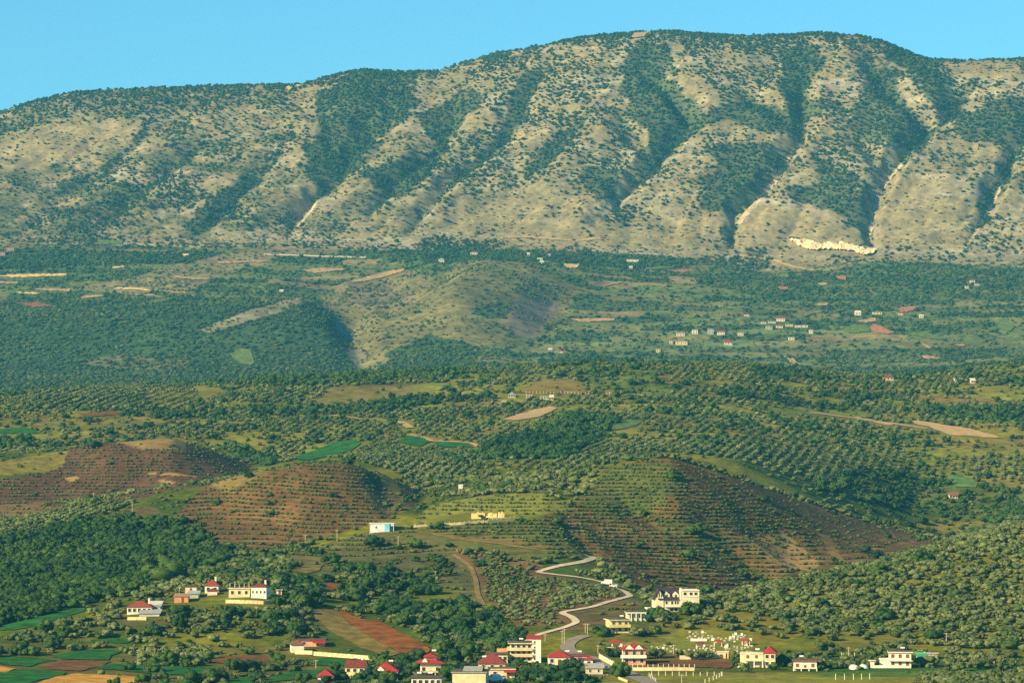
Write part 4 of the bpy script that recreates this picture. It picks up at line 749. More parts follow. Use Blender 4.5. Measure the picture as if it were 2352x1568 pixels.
# --- houses far away, on the plateau and the middle hills
far = [('hip', RED), ('flat', OFFW)]
for lm, label, u0, u1, vb, hp, wl, rf, rc in [
 ('red-roofed ridge house', 'white house with red roof on the ridge among dark trees', 2028, 2052, 873, 5, CREAM, 'hip', BRICK),
 ('white ridge house', 'long white house on the ridge east of the red-roofed ridge house', 2192, 2210, 875, 6, WHITE, 'flat', OFFW),
 ('little ridge hut', 'little white hut just below the long white ridge house', 2230, 2240, 880, 5, WHITE, 'shed', OFFW),
 ('lone valley cottage', 'lone white cottage with brown roof in the green valley', 2180, 2199, 1144, 7, WHITE, 'gable', (.22, .10, .06)),
 ('tiny orchard hut', 'tiny white hut at the edge of the dense olive grove', 1055, 1061, 1131, 4, WHITE, 'shed', OFFW),
 ('white hilltop villa', 'white villa with flat roof on the wooded hilltop', 1209, 1222, 914, 7, OFFW, 'flat', OFFW),
 ('long hilltop building', 'long white building at the east end of the wooded hilltop group', 1242, 1260, 917, 6, WHITE, 'flat', OFFW),
 ('hilltop shed', 'small pale shed east of the long hilltop building', 1263, 1271, 919, 5, CREAM, 'shed', OFFW),
 ('west hilltop house', 'narrow white house at the west end of the hilltop group', 1153, 1163, 931, 11, OFFW, 'flat', OFFW),
 ('low hilltop house', 'low white house with pale roof behind the west hilltop house', 1167, 1184, 913, 4, OFFW, 'hip', GREYR),
 ('cream two-window house', 'cream house with flat roof above the long village house', 1554, 1573, 772, 7, CREAM, 'flat', OFFW),
 ('open-fronted tall house', 'tall white house with open ground floor in the far village', 1590, 1603, 767, 10, WHITE, 'flat', OFFW),
 ('bare concrete house', 'unfinished grey house of three open floors in the far village', 1626, 1639, 768, 13, GREYW, 'flat', GREYW),
 ('broad red-roofed village house', 'broad white house with red hipped roof in the middle of the far village', 1648, 1665, 769, 7, WHITE, 'hip', RED),
 ('grey-white village house', 'grey-white house with flat roof east of the broad red-roofed village house', 1695, 1708, 771, 7, OFFW, 'flat', OFFW),
 ('long village house', 'long cream two-storey house at the south of the far village', 1552, 1579, 792, 8, CREAM, 'flat', OFFW),
 ('narrow village house', 'narrow cream house beside the long village house', 1538, 1546, 790, 9, CREAM, 'hip', BRICK),
 ('red-gabled village house', 'white house with a red gabled roof at the south edge of the far village', 1664, 1682, 792, 6, WHITE, 'gable', RED),
 ('lowest village house', 'pale yellow house lowest in the far village', 1507, 1517, 809, 7, YELL, 'flat', OFFW),
 ('small red-roofed upper house', 'small white house with red roof alone above the far village', 1710, 1721, 726, 4, WHITE, 'hip', RED),
 ('lone red-roofed cottage', 'lone white cottage with red roof west of the far village', 1283, 1293, 810, 3, WHITE, 'hip', RED),
 ('pale shed by the cottage', 'pale shed near the lone red-roofed cottage', 1260, 1268, 806, 3, OFFW, 'shed', OFFW),
 ('large red-roofed house', 'large white house with two red roofs in the eastern half of the far village', 1784, 1803, 738, 7, WHITE, 'hip', RED),
 ('second red-roofed house', 'white house with red roof just below the large red-roofed house', 1783, 1798, 753, 5, WHITE, 'hip', RED),
 ('yellow village house', 'yellow house with flat roof in the eastern half of the far village', 1805, 1822, 750, 5, YELL, 'flat', OFFW),
 ('long pale row house', 'long low pale building east of the yellow village house', 1826, 1856, 752, 5, CREAM, 'flat', OFFW),
 ('west row house', 'low white house with red roof edge at the west of the eastern group', 1748, 1760, 743, 4, WHITE, 'hip', BRICK),
 ('white row house', 'low white house between the west row house and the large red-roofed house', 1765, 1782, 742, 4, WHITE, 'flat', OFFW),
 ('stepped grey house', 'grey and white stepped house below the west row house', 1759, 1774, 757, 8, GREYW, 'flat', OFFW),
 ('pink-topped village house', 'white house with pinkish roof below the eastern group', 1811, 1825, 781, 7, OFFW, 'flat', PINK),
 ('isolated brown-walled house', 'isolated white house with brown lower wall east of the far village', 1859, 1868, 766, 8, WHITE, 'flat', OFFW),
 ('gabled white house on the knoll', 'white gabled house on the knoll above the red field', 1964, 1978, 724, 7, WHITE, 'gable', OFFW),
 ('yellow house on the knoll', 'yellow house with low flat roof on the knoll above the red field', 2005, 2026, 722, 5, YELL, 'flat', OFFW),
 ('red-roofed house on the knoll', 'small house with red roof by the dark grove on the knoll', 2064, 2075, 723, 4, WHITE, 'hip', RED),
 ('white hut by the grove', 'white hut just east of the dark grove on the knoll', 2112, 2122, 730, 5, WHITE, 'shed', OFFW),
 ('yellow house under the quarry slope', 'small yellow house in the woods below the mountain', 2218, 2226, 663, 6, YELL, 'flat', OFFW),
 ('red-roofed house under the mountain', 'small white house with red roof in the woods below the mountain', 2229, 2240, 649, 5, WHITE, 'hip', RED),
 ('grey house under the mountain', 'grey-white house beside the red-roofed house below the mountain', 2240, 2250, 656, 4, OFFW, 'flat', OFFW),
 ('brick-red block', 'square brick-red block of flats at the foot of the mountain', 14, 31, 577, 8, (.50, .24, .17), 'flat', (.46, .24, .18)),
 ('lower brick-red house', 'lower brick-red house cut by the picture edge beside the brick-red block', -4, 11, 587, 8, (.50, .24, .16), 'flat', (.46, .24, .18)),
 ('long white farm building', 'long white farm building in trees at the foot of the mountain', 1440, 1467, 601, 5, WHITE, 'flat', OFFW),
 ('white hillfoot house', 'white house with flat roof west of the long white farm building', 1234, 1246, 597, 5, WHITE, 'flat', OFFW),
 ('low hillfoot house', 'low white house just below the white hillfoot house', 1240, 1249, 605, 3, OFFW, 'shed', OFFW),
 ('red hillfoot house', 'white house with red roof in the trees at the mountain foot', 1080, 1097, 586, 6, WHITE, 'hip', RED),
 ('grey hillfoot house', 'grey-white house with several small roofs west of the tan hilltop', 1007, 1020, 602, 6, OFFW, 'hip', GREYR),
 ('lone white barn', 'lone white barn above the gorge', 642, 650, 672, 4, WHITE, 'shed', OFFW),
 ('hillfoot barn', 'small white barn below the long white farm building', 1446, 1453, 617, 3, WHITE, 'shed', OFFW),
 ('high hillfoot house', 'tiny white house highest in the trees at the mountain foot', 1258, 1265, 587, 4, WHITE, 'flat', OFFW),
 ('row of hillfoot sheds', 'tiny white shed beside the road at the mountain foot', 1211, 1217, 587, 4, WHITE, 'shed', OFFW)]:
    Yh = hit((u0 + u1) / 2, vb).y
    bld(lm, label, u0, u1, vb, max(2.2, hp * Yh / FPX), wl, rf, rc, win=2 if u1 - u0 < 16 else 3, depth=max(6, (u1 - u0) * Yh / FPX * .6), rh=2.2 * max(1, Yh / 5000), far=True, floors=2 if hp * Yh / FPX > 5 else 1, over=.5)
for b in B:
    b['o'] = hit((b['u0'] + b['u1']) / 2, min(b['vb'], 1600)); b['W'] = (b['u1'] - b['u0']) * b['o'].y / FPX
LAND = [(b['lm'], (b['u0'] + b['u1']) / 2, b['vb'] - 5) for b in B] + [
    ('mansion with the dark gabled roof', 1540, 1390), ('graveyard', 1620, 1480), ('arched gate', 1660, 1505), ('red ploughed field', 880, 1440), ('middle of the dark wood', 250, 1300), ('pale-trunked tree', 375, 1325), ('west edge of the dark wood', 15, 1300), ('green slope under the dark wood', 160, 1400), ('east tip of the dark wood', 470, 1285), ('upper end of the dark wood', 280, 1200), ('lower end of the dark wood', 60, 1420), ('crest of the olive hill', 2050, 1290), ('top corner of the olive hill', 2320, 1225), ('middle of the olive hill', 2100, 1370), ('east foot of the olive hill', 2280, 1470),
    ('grassy clearing on the olive hill', 1700, 1440), ('dirt path', 1100, 1330), ('straw-coloured field', 330, 1560), ('sharp bend of the winding road', 1435, 1362), ('upper bend of the winding road', 1355, 1278), ('top of the brown terraced hill', 1540, 1065), ('foot of the brown terraced hill', 1700, 1335), ('tan patch on the brown terraced hill', 1780, 1270),
    ('west brown dome', 330, 1080), ('middle brown dome', 700, 1110), ('long weathered stone wall', 800, 1508), ('hedges under the orchard terraces', 1050, 1420)]

# ------------------------------------------------------------------ trees
RES = 2.0; BX0, BY0 = -900.0, 900.0
block = np.zeros((1900, 900), bool)                                # roads and building plots, 2 m cells
def mark(x, y, rx, ry0, ry1):
    i0, i1 = int((y - ry0 - BY0) / RES), int((y + ry1 - BY0) / RES) + 1; j0, j1 = int((x - rx - BX0) / RES), int((x + rx - BX0) / RES) + 1
    block[max(0, i0):max(0, i1), max(0, j0):max(0, j1)] = True
for x, y, w in ROADS:
    if y < 3300: mark(x, y, w / 2 + 1.2, w / 2 + 13, w / 2 + .5)
for b in B:
    o = b['o']
    if o.y < 3300: mark(o.x, o.y, b['W'] / 2 + 1.5, 20 if not b.get('far') else 8, b['depth'] + 3)
mp = hit(1540, 1404); mark(mp.x, mp.y, 14, 16, 22)
def blocked(x, y):
    i = ((y - BY0) / RES).astype(int); j = ((x - BX0) / RES).astype(int); r = np.zeros(x.shape, bool)
    ok = (i >= 0) & (i < block.shape[0]) & (j >= 0) & (j < block.shape[1]); r[ok] = block[i[ok], j[ok]]
    for b in B:
        if b.get('far') and b['o'].y > 3300:
            o = b['o']; r |= (np.abs(x - o.x) < b['W'] / 2 + 4) & (y > o.y - 15) & (y < o.y + b['depth'] + 2)
    for poly in FIELDS:
        xs = [p[0] for p in poly]; ys = [p[1] for p in poly]
        k = (x > min(xs)) & (x < max(xs)) & (y > min(ys) - 20) & (y < max(ys))
        if k.any():
            r[k] |= in_poly(x[k], y[k], poly) | in_poly(x[k], y[k] + 9, poly) | in_poly(x[k], y[k] + 18, poly)
    return r
def cells(x, y):
    j = np.clip(np.round((x / y - A[0]) / (A[1] - A[0])).astype(int), 0, NU - 1); i = np.clip(np.searchsorted(YR, y), 1, NY - 1)
    return i, j
TREES = {k: [] for k in SPEC}
def plant(kind, y0, y1, spacing, jit, ang, hmin, hmax, mask=None, mult=1.0, wide=1.0, along=1.0):
    y0, y1 = float(ymap(y0)), float(ymap(y1))
    xm = A[-1] * y1 * 1.02; n = int(2.3 / along * max(xm, (y1 - y0)) / spacing) + 4
    g = (np.arange(n) - n / 2) * spacing; gx, gy = np.meshgrid(g, g); gx = gx + rng.uniform(-.5, .5, gx.shape) * jit * spacing; gy = gy + rng.uniform(-.5, .5, gy.shape) * jit * spacing; gy *= along; n_ = 0
    c, s = math.cos(ang), math.sin(ang); x = (gx * c - gy * s).ravel(); y = (gx * s + gy * c).ravel() + (y0 + y1) / 2
    k = (y > y0) & (y < y1); x, y = x[k], y[k]; k = np.abs(x / y) < A[-1]; x, y = x[k], y[k]
    i, j = cells(x, y)
    pr = (P[kind][i, j] if mask is None else mask[i, j].astype(float)) * mult
    k = rng.random(x.shape) < pr; x, y = x[k], y[k]
    k = ~blocked(x, y); x, y = x[k], y[k]
    h = hmin + (hmax - hmin) * rng.random(x.shape) ** 1.4
    TREES[kind].append(np.stack([x, y, bil(GZ, x, y) - .12 * h, h, np.full(x.shape, wide)], 1))
plant('olive', 1040, 2400, 4.7, .8, .35, 2.3, 4.2)
if RORCH is not None: plant('olive', 1300, 1850, 4.6, .35, .5, 1.5, 2.8, mask=RORCH, mult=.85)
plant('olive', 2400, 4400, 6.2, .28, -.2, 2.0, 3.4, along=.62)
plant('broad', 1040, 2400, 4.6, .9, .1, 3.0, 6.4)
plant('broad', 2400, 4400, 6.4, .9, .2, 3.0, 7)
plant('shrub', 1040, 2400, 4.6, 1.0, .2, .8, 2.2, wide=1.3)
plant('shrub', 2400, 4400, 7.0, 1.0, .2, 1.0, 2.4, wide=1.5)
plant('broad', 4500, 7440, 8.0, .9, .15, 2.6, 6.5)
plant('olive', 4500, 7440, 7.5, .6, .15, 2.2, 3.6)
plant('shrub', 4500, 7440, 8.5, 1.0, .3, 1.6, 3.4, wide=1.8)
plant('oak', 7380, 8960, 7.2, 1.0, .1, 3.4, 7.6)
plant('shrub', 7380, 8900, 7.0, 1.0, .25, 1.2, 2.8, wide=1.8)
# orchard rows along the contours, and two groves set in straight rows
def contour_rows(y0, y1, dz, every, h0, h1):
    r = np.where((YO > y0) & (YO < y1))[0]; z = ROWZ[r][:, ::every] * dz; pr = P['orch'][r][:, ::every]
    K = np.floor(z / dz); ii, jj = np.where((K[1:] != K[:-1]) & (pr[1:] > 0))
    zt = np.maximum(K[1:], K[:-1])[ii, jj] * dz; z0 = z[ii, jj]; z1 = z[ii + 1, jj]; f = np.clip((zt - z0) / np.where(np.abs(z1 - z0) < 1e-6, 1, z1 - z0), 0, 1)
    y = YR[r][ii] + f * (YR[r][ii + 1] - YR[r][ii]); x = A[::every][jj] * y + rng.uniform(-.6, .6, y.shape); y = y + rng.uniform(-.4, .4, y.shape)
    k = rng.random(x.shape) < pr[ii, jj] * (.46 + .26 * (fbm(x / 40, y / 40, 91) > .42)); x, y = x[k], y[k]; k = ~blocked(x, y); x, y = x[k], y[k]
    h = h0 + (h1 - h0) * rng.random(x.shape) ** 1.5
    TREES['orch'].append(np.stack([x, y, bil(GZ, x, y) - .1 * h, h, np.full(x.shape, 1.25)], 1))
contour_rows(1400, 2600, 1.8, 1, 1.0, 1.9)
if OLROW is not None: plant('olive', 1800, 2300, 5.6, .15, -.38, 2.4, 3.3, mask=OLROW, mult=.95, along=.55)
ROWA = in_poly(GU, GV, [(50,905),(90,885),(330,882),(330,938),(60,938)]) & VIS & M[:, None]
ROWB = in_poly(GU, GV, [(330,885),(440,885),(480,938),(330,938)]) & VIS & M[:, None]
plant('olive', 2700, 4400, 8.5, .12, -.14, 3.4, 4.4, mask=ROWA, along=.55)
plant('olive', 2700, 4400, 10.5, .12, -.14, 2.4, 3.4, mask=ROWB, along=.7)
# single trees that stand out in the photograph (u, v of the foot, height in m)
for kind, lst in (('broad', [(1424,1553,7.5),(1402,1508,5),(570,1540,6),(300,1538,4.5),(353,1543,5.5),(880,1512,4.5),(375,1338,15),(345,1340,10),(1500,1419,6.5),(1514,1419,7),(1522,1424,5.5),(1570,1412,5),(1584,1408,7),(1592,1408,6),(1490,1428,5),(1540,1424,4),
       (1300,1568,7),(1280,1560,5),(1230,1548,4.5),(1210,1562,5),(1250,1568,5),(1180,1572,4),(1320,1550,4.5),(1290,1541,4),(1255,1538,4),(1330,1562,5),(930,1560,5),(890,1568,6),(850,1566,6),(825,1568,5),(780,1566,6),(760,1574,5),(700,1572,6),
       (1040,1552,6),(1060,1546,5),(1085,1552,5),(1095,1562,6),(1190,1535,5),(1030,1560,6),(1015,1545,5),(1100,1530,4),(1790,1530,5),(1800,1528,6),(1775,1538,4),(1690,1528,5),(1880,1538,4),(1905,1535,4),(2000,1520,5),(897,1215,4),(1110,1195,4),
       (900,918,9),(2085,862,9),(2140,858,10),(2170,856,11),(2060,872,9),(1790,902,9),(1585,828,8),(1600,830,9),(1570,829,8),(1250,843,6),(2030,1420,7),(1750,1345,6)]),
       ('olive', [(1180,868,5),(1210,860,5),(1240,858,5),(1275,860,5),(1160,880,5),(1420,1504,5),(1690,1512,4),(1560,1512,4.6),(1590,1513,4.6),(1620,1512,4.2),(1510,1510,5),(1480,1512,4),(1990,1532,4),(2115,1528,5),(2135,1530,5.5),(2170,1534,5),(2200,1540,5),(2240,1536,5),(2300,1542,5)])):
    rows = []
    for u, v, h in lst:
        p = hit(u, min(v, 1590)); h *= .88; rows.append((p.x, p.y, p.z - .1 * h, h, 1.0))
    TREES[kind].append(np.array(rows))

def ico(sub):
    bm = bmesh.new(); bmesh.ops.create_icosphere(bm, subdivisions=sub, radius=1.0); bm.verts.ensure_lookup_table()
    co = np.array([v.co[:] for v in bm.verts]); fc = np.array([[v.index for v in f.verts] for f in bm.faces]); bm.free(); return co, fc
ICO1, ICO2 = ico(1), ico(2)
def crown_mesh(name, r, lobes, leaves, base, flat, sub=1, lump=.30, spread=.62, leaf=.075):
    """a crown one unit high: uneven lobes and loose sprays of leaves round them"""
    co, fc = [], []; n = 0; b0, bf = ICO2 if sub == 2 else ICO1
    cent = []
    for k in range(lobes):
        a = r.uniform(0, 6.283); q = math.sqrt(r.uniform(0, 1)) * spread * .5 if k else 0
        zc = base + (1 - base) * (r.uniform(.25, .74) if k else .5); sc = (1 - base) * r.uniform(.17, .34) * (1.35 if k == 0 else 1)
        q *= 1.25 - abs(zc - (base + (1 - base) * .45))
        c = np.array([q * math.cos(a), q * math.sin(a), zc]); cent.append((c, sc))
        s = b0 * (1 + (r.random((len(b0), 1)) - .5) * 2 * lump); s = s * np.array([flat * r.uniform(.8, 1.25), flat * r.uniform(.8, 1.25), .9]) * sc + c
        co.append(s); fc.append(bf + n); n += len(b0)
    for k in range(leaves):
        c, sc = cent[r.integers(len(cent))]; d = r.normal(size=3); d /= np.linalg.norm(d); d[2] = abs(d[2]) * .8 + d[2] * .2
        p = c + d * np.array([flat, flat, .9]) * sc * r.uniform(.95, 1.25); e1 = r.normal(size=3); e2 = r.normal(size=3); z = leaf * r.uniform(.6, 1.5)
        e1 *= z / np.linalg.norm(e1); e2 *= z / np.linalg.norm(e2)
        co.append(np.array([p - e1, p + e1, p + e2 * 1.6])); fc.append(np.array([[n, n + 1, n + 2]])); n += 3
    return np_mesh(name, np.concatenate(co), np.concatenate(fc), 3)
def trunk_mesh(name, r, height, rad, limbs, cr):
    co, fc = [], []
    def tube(p, q, r0, r1, n=6):
        p, q = Vector(p), Vector(q); d = (q - p).normalized(); s = d.orthogonal().normalized(); t = d.cross(s); b = len(co)
        for c, rr in ((p, r0), (q, r1)):
            for k in range(n): a = 6.283 * k / n; co.append(tuple(c + (s * math.cos(a) + t * math.sin(a)) * rr))
        for k in range(n): fc.append((b + k, b + (k + 1) % n, b + n + (k + 1) % n, b + n + k))
    tube((0, 0, -.15), (r.uniform(-.03, .03), r.uniform(-.03, .03), height), rad * 1.5, rad)
    for k in range(limbs):
        a = 6.283 * (k + r.uniform(0, .6)) / limbs
        tube((0, 0, height * .9), (cr * .5 * math.cos(a), cr * .5 * math.sin(a), height + (1 - height) * .5), rad * .8, rad * .25)
    return np_mesh(name, co, fc, 4)
r2 = np.random.default_rng(5)
PALE_TRUNK = trunk_mesh('pale_trunk', r2, .34, .030, 4, .16); PALE_TRUNK.materials.append(PALE_BARK)
NEAR = {'olive': [crown_mesh('olive_crown', r2, 15, 260, .14, 1.25, lump=.42, spread=.95, leaf=.07) for _ in range(6)],
        'broad': [crown_mesh('broadleaf_crown', r2, 17, 300, .08, 1.05, lump=.42, spread=.85, leaf=.06) for _ in range(6)],
        'orch': [crown_mesh('orchard_crown', r2, 4, 30, .05, 1.15, lump=.34, spread=.6) for _ in range(4)],
        'shrub': [crown_mesh('shrub_crown', r2, 4, 30, -.15, 1.2, lump=.38, spread=.8) for _ in range(4)],
        'oak': [crown_mesh('oak_crown', r2, 6, 60, .06, 1.05, lump=.34, spread=.7) for _ in range(5)]}
TRK = {'olive': [trunk_mesh('olive_trunk', r2, .26, .055, 3, .7) for _ in range(2)], 'broad': [trunk_mesh('broadleaf_trunk', r2, .26, .035, 4, .6) for _ in range(2)]}
FARM = {k: [crown_mesh(k + '_far_crown', r2, n, lv, bs, fl, lump=.42, spread=sp, leaf=.09) for _ in range(5)] for k, n, lv, bs, fl, sp in
        (('olive', 7, 60, .10, 1.25, .95), ('broad', 7, 60, .03, 1.1, .9), ('orch', 2, 10, .0, 1.15, .5), ('shrub', 3, 10, -.15, 1.2, .8), ('oak', 4, 14, .0, 1.05, .7))}
for k in SPEC:
    for me in NEAR[k] + FARM[k]: me.materials.append(FOL[k])
for k in TRK:
    for me in TRK[k]: me.materials.append(BARK)

def gn_scatter(name, pts, protos):
    """one object for a mass of growth nobody could count: points with a crown on each"""
    me = bpy.data.meshes.new(name); n = len(pts); me.vertices.add(n); me.vertices.foreach_set('co', pts[:, :3].astype(np.float32).ravel())
    [me.attributes.new(a, t, 'POINT') for a, t in (('size', 'FLOAT_VECTOR'), ('turn', 'FLOAT_VECTOR'), ('pick', 'INT'))]; sc, ro, ix = (me.attributes[a] for a in ('size', 'turn', 'pick'))
    w = pts[:, 3] * pts[:, 4] * rng.uniform(.85, 1.2, n); sc.data.foreach_set('vector', np.stack([w, w, pts[:, 3]], 1).astype(np.float32).ravel())
    rv = np.zeros((n, 3), np.float32); rv[:, 2] = rng.uniform(0, 6.283, n); ro.data.foreach_set('vector', rv.ravel()); ix.data.foreach_set('value', rng.integers(0, len(protos), n).astype(np.int32))
    col = bpy.data.collections.new(name + '_kinds')
    for i, m in enumerate(protos): col.objects.link(bpy.data.objects.new('%s_kind_%02d' % (name, i), m))
    o = link(name, me); g = bpy.data.node_groups.new(name, 'GeometryNodeTree')
    g.interface.new_socket('Geometry', in_out='INPUT', socket_type='NodeSocketGeometry'); g.interface.new_socket('Geometry', in_out='OUTPUT', socket_type='NodeSocketGeometry')
    gi = g.nodes.new('NodeGroupInput'); go = g.nodes.new('NodeGroupOutput'); ip = g.nodes.new('GeometryNodeInstanceOnPoints'); ci = g.nodes.new('GeometryNodeCollectionInfo')
    ci.inputs[0].default_value = col; ci.inputs[1].default_value = True; ci.inputs[2].default_value = True; ip.inputs['Pick Instance'].default_value = True
    def attr(nm, t):
        a = g.nodes.new('GeometryNodeInputNamedAttribute'); a.data_type = t; a.inputs[0].default_value = nm; return a.outputs[0]
    er = g.nodes.new('FunctionNodeEulerToRotation')
    g.links.new(attr('turn', 'FLOAT_VECTOR'), er.inputs[0]); g.links.new(gi.outputs[0], ip.inputs['Points']); g.links.new(ci.outputs[0], ip.inputs['Instance'])
    g.links.new(er.outputs[0], ip.inputs['Rotation']); g.links.new(attr('size', 'FLOAT_VECTOR'), ip.inputs['Scale']); g.links.new(attr('pick', 'INT'), ip.inputs['Instance Index'])
    g.links.new(ip.outputs[0], go.inputs[0])
    md = o.modifiers.new('scatter', 'NODES'); md.node_group = g
    return tag(o, kind='stuff')
ORD = ['nearest', 'second nearest', 'third nearest', 'fourth nearest', 'fifth nearest']
used_labels = {}
def where(u, v, noun, grp, lands=None):
    """a label and a group from the landmark the thing stands by"""
    best = min(lands or LAND, key=lambda l: math.hypot(u - l[1], (v - l[2]) * 1.6))
    du, dv = u - best[1], (v - best[2]) * 1.6
    side = ('left of' if du < 0 else 'right of') if abs(du) > abs(dv) else ('above' if dv < 0 else 'below')
    key = (noun, best[0], side); used_labels.setdefault(key, []).append(math.hypot(du, dv))
    return key, '%s %s the %s' % (grp, side, best[0])
WORDS = {'olive': ('olive_tree', 'olive tree', 'olive tree', 'olive trees'), 'broad': ('broadleaf_tree', 'leafy green tree', 'tree', 'leafy trees'), 'orch': ('orchard_tree', 'young orchard tree', 'fruit tree', 'young orchard trees'),
         'shrub': ('shrub', 'round shrub', 'shrub', 'shrubs'), 'oak': ('oak_tree', 'dark oak', 'oak', 'mountain oaks')}
MLAND = [('pale quarry', 1915, 575), ('bare saddle of the ridge', 2200, 142), ('summit clearing', 1475, 80), ('sandy gap in the ridge', 680, 198), ('pale scree gully above the quarry', 2030, 430), ('scree gully west of the quarry', 1760, 440),
         ('deep wooded ravine under the summit', 1560, 260), ('narrow dark ravine in mid-slope', 1080, 390), ('wooded ravine below the rounded top', 780, 400), ('rounded wooded top', 830, 165), ('low end of the ridge', 60, 245), ('broad bare slope under the low ridge', 200, 300)]
def score(t):
    u = u_of(t[:, 0], t[:, 1], t[:, 2]); vt = v_of(t[:, 0], t[:, 1], t[:, 2] + t[:, 3] * .75); i, j = cells(t[:, 0], t[:, 1])
    vis = (vt < run[np.maximum(i - 2, 0), j] - 1) & (u > 4) & (u < 2348) & (vt > 0) & (v_of(t[:, 0], t[:, 1], t[:, 2] + t[:, 3] * .4) < 1562)
    return np.where(vis, t[:, 3] * t[:, 4] / t[:, 1], 0), u, vt
STUFF = {'olive': 'olive_grove', 'broad': 'woodland', 'orch': 'orchard', 'shrub': 'undergrowth', 'oak': 'mountain_woods'}
count = {}
for kind in SPEC:
    t = np.concatenate(TREES[kind]); sc, uu, vv = score(t)
    order = np.argsort(-sc); top_ = order[:300][sc[order[:300]] > 0]
    rest = np.ones(len(t), bool); rest[top_] = False
    gn_scatter(STUFF[kind], t[rest], FARM[kind]); count[kind] = len(t)
    nm, noun, cat, grp = WORDS[kind]
    pend = []
    for q in top_:
        x, y, z, h, w = t[q]; w = h * w * rng.uniform(.85, 1.2); a = rng.uniform(0, 6.283)
        size = 'tall ' if h > (9 if kind == 'broad' else 99) else ''
        lab, g = where(uu[q], vv[q], size + noun, grp, MLAND if kind == 'oak' else None); dist = used_labels[lab][-1]
        if kind in TRK:
            root = bpy.data.objects.new(nm, None); COL.objects.link(root); root.location = (x, y, z); root.rotation_euler[2] = a; root.scale = (w, w, h); root.empty_display_size = .2
            special = kind == 'broad' and abs(uu[q] - 375) < 4 and h > 12
            for pn, me in (('trunk', random.choice(TRK[kind])), ('crown', random.choice(NEAR[kind]))):
                o = bpy.data.objects.new(pn, me); COL.objects.link(o); o.parent = root
            pend.append((root, lab, dist)); tag(root, None, cat, g)
            if special:
                for ch in root.children:
                    if ch.name.startswith('trunk'): ch.data = PALE_TRUNK
                    else: ch.location[2] = .10
                pend.pop(); root['label'] = 'tall tree with a pale forked trunk at the edge of the dark wood'
        else:
            o = bpy.data.objects.new(nm, random.choice(NEAR[kind])); COL.objects.link(o); o.location = (x, y, z); o.rotation_euler[2] = a; o.scale = (w, w, h); tag(o, None, cat, g); pend.append((o, lab, dist))
    for o, key, d in pend:
        rank = sorted(used_labels[key]).index(d); o['label'] = ('%s %s %s the %s' % (ORD[rank], key[0], key[2], key[1])) if rank < 5 else '%s further %s the %s' % (key[0], key[2], key[1])
print('TREES', count)
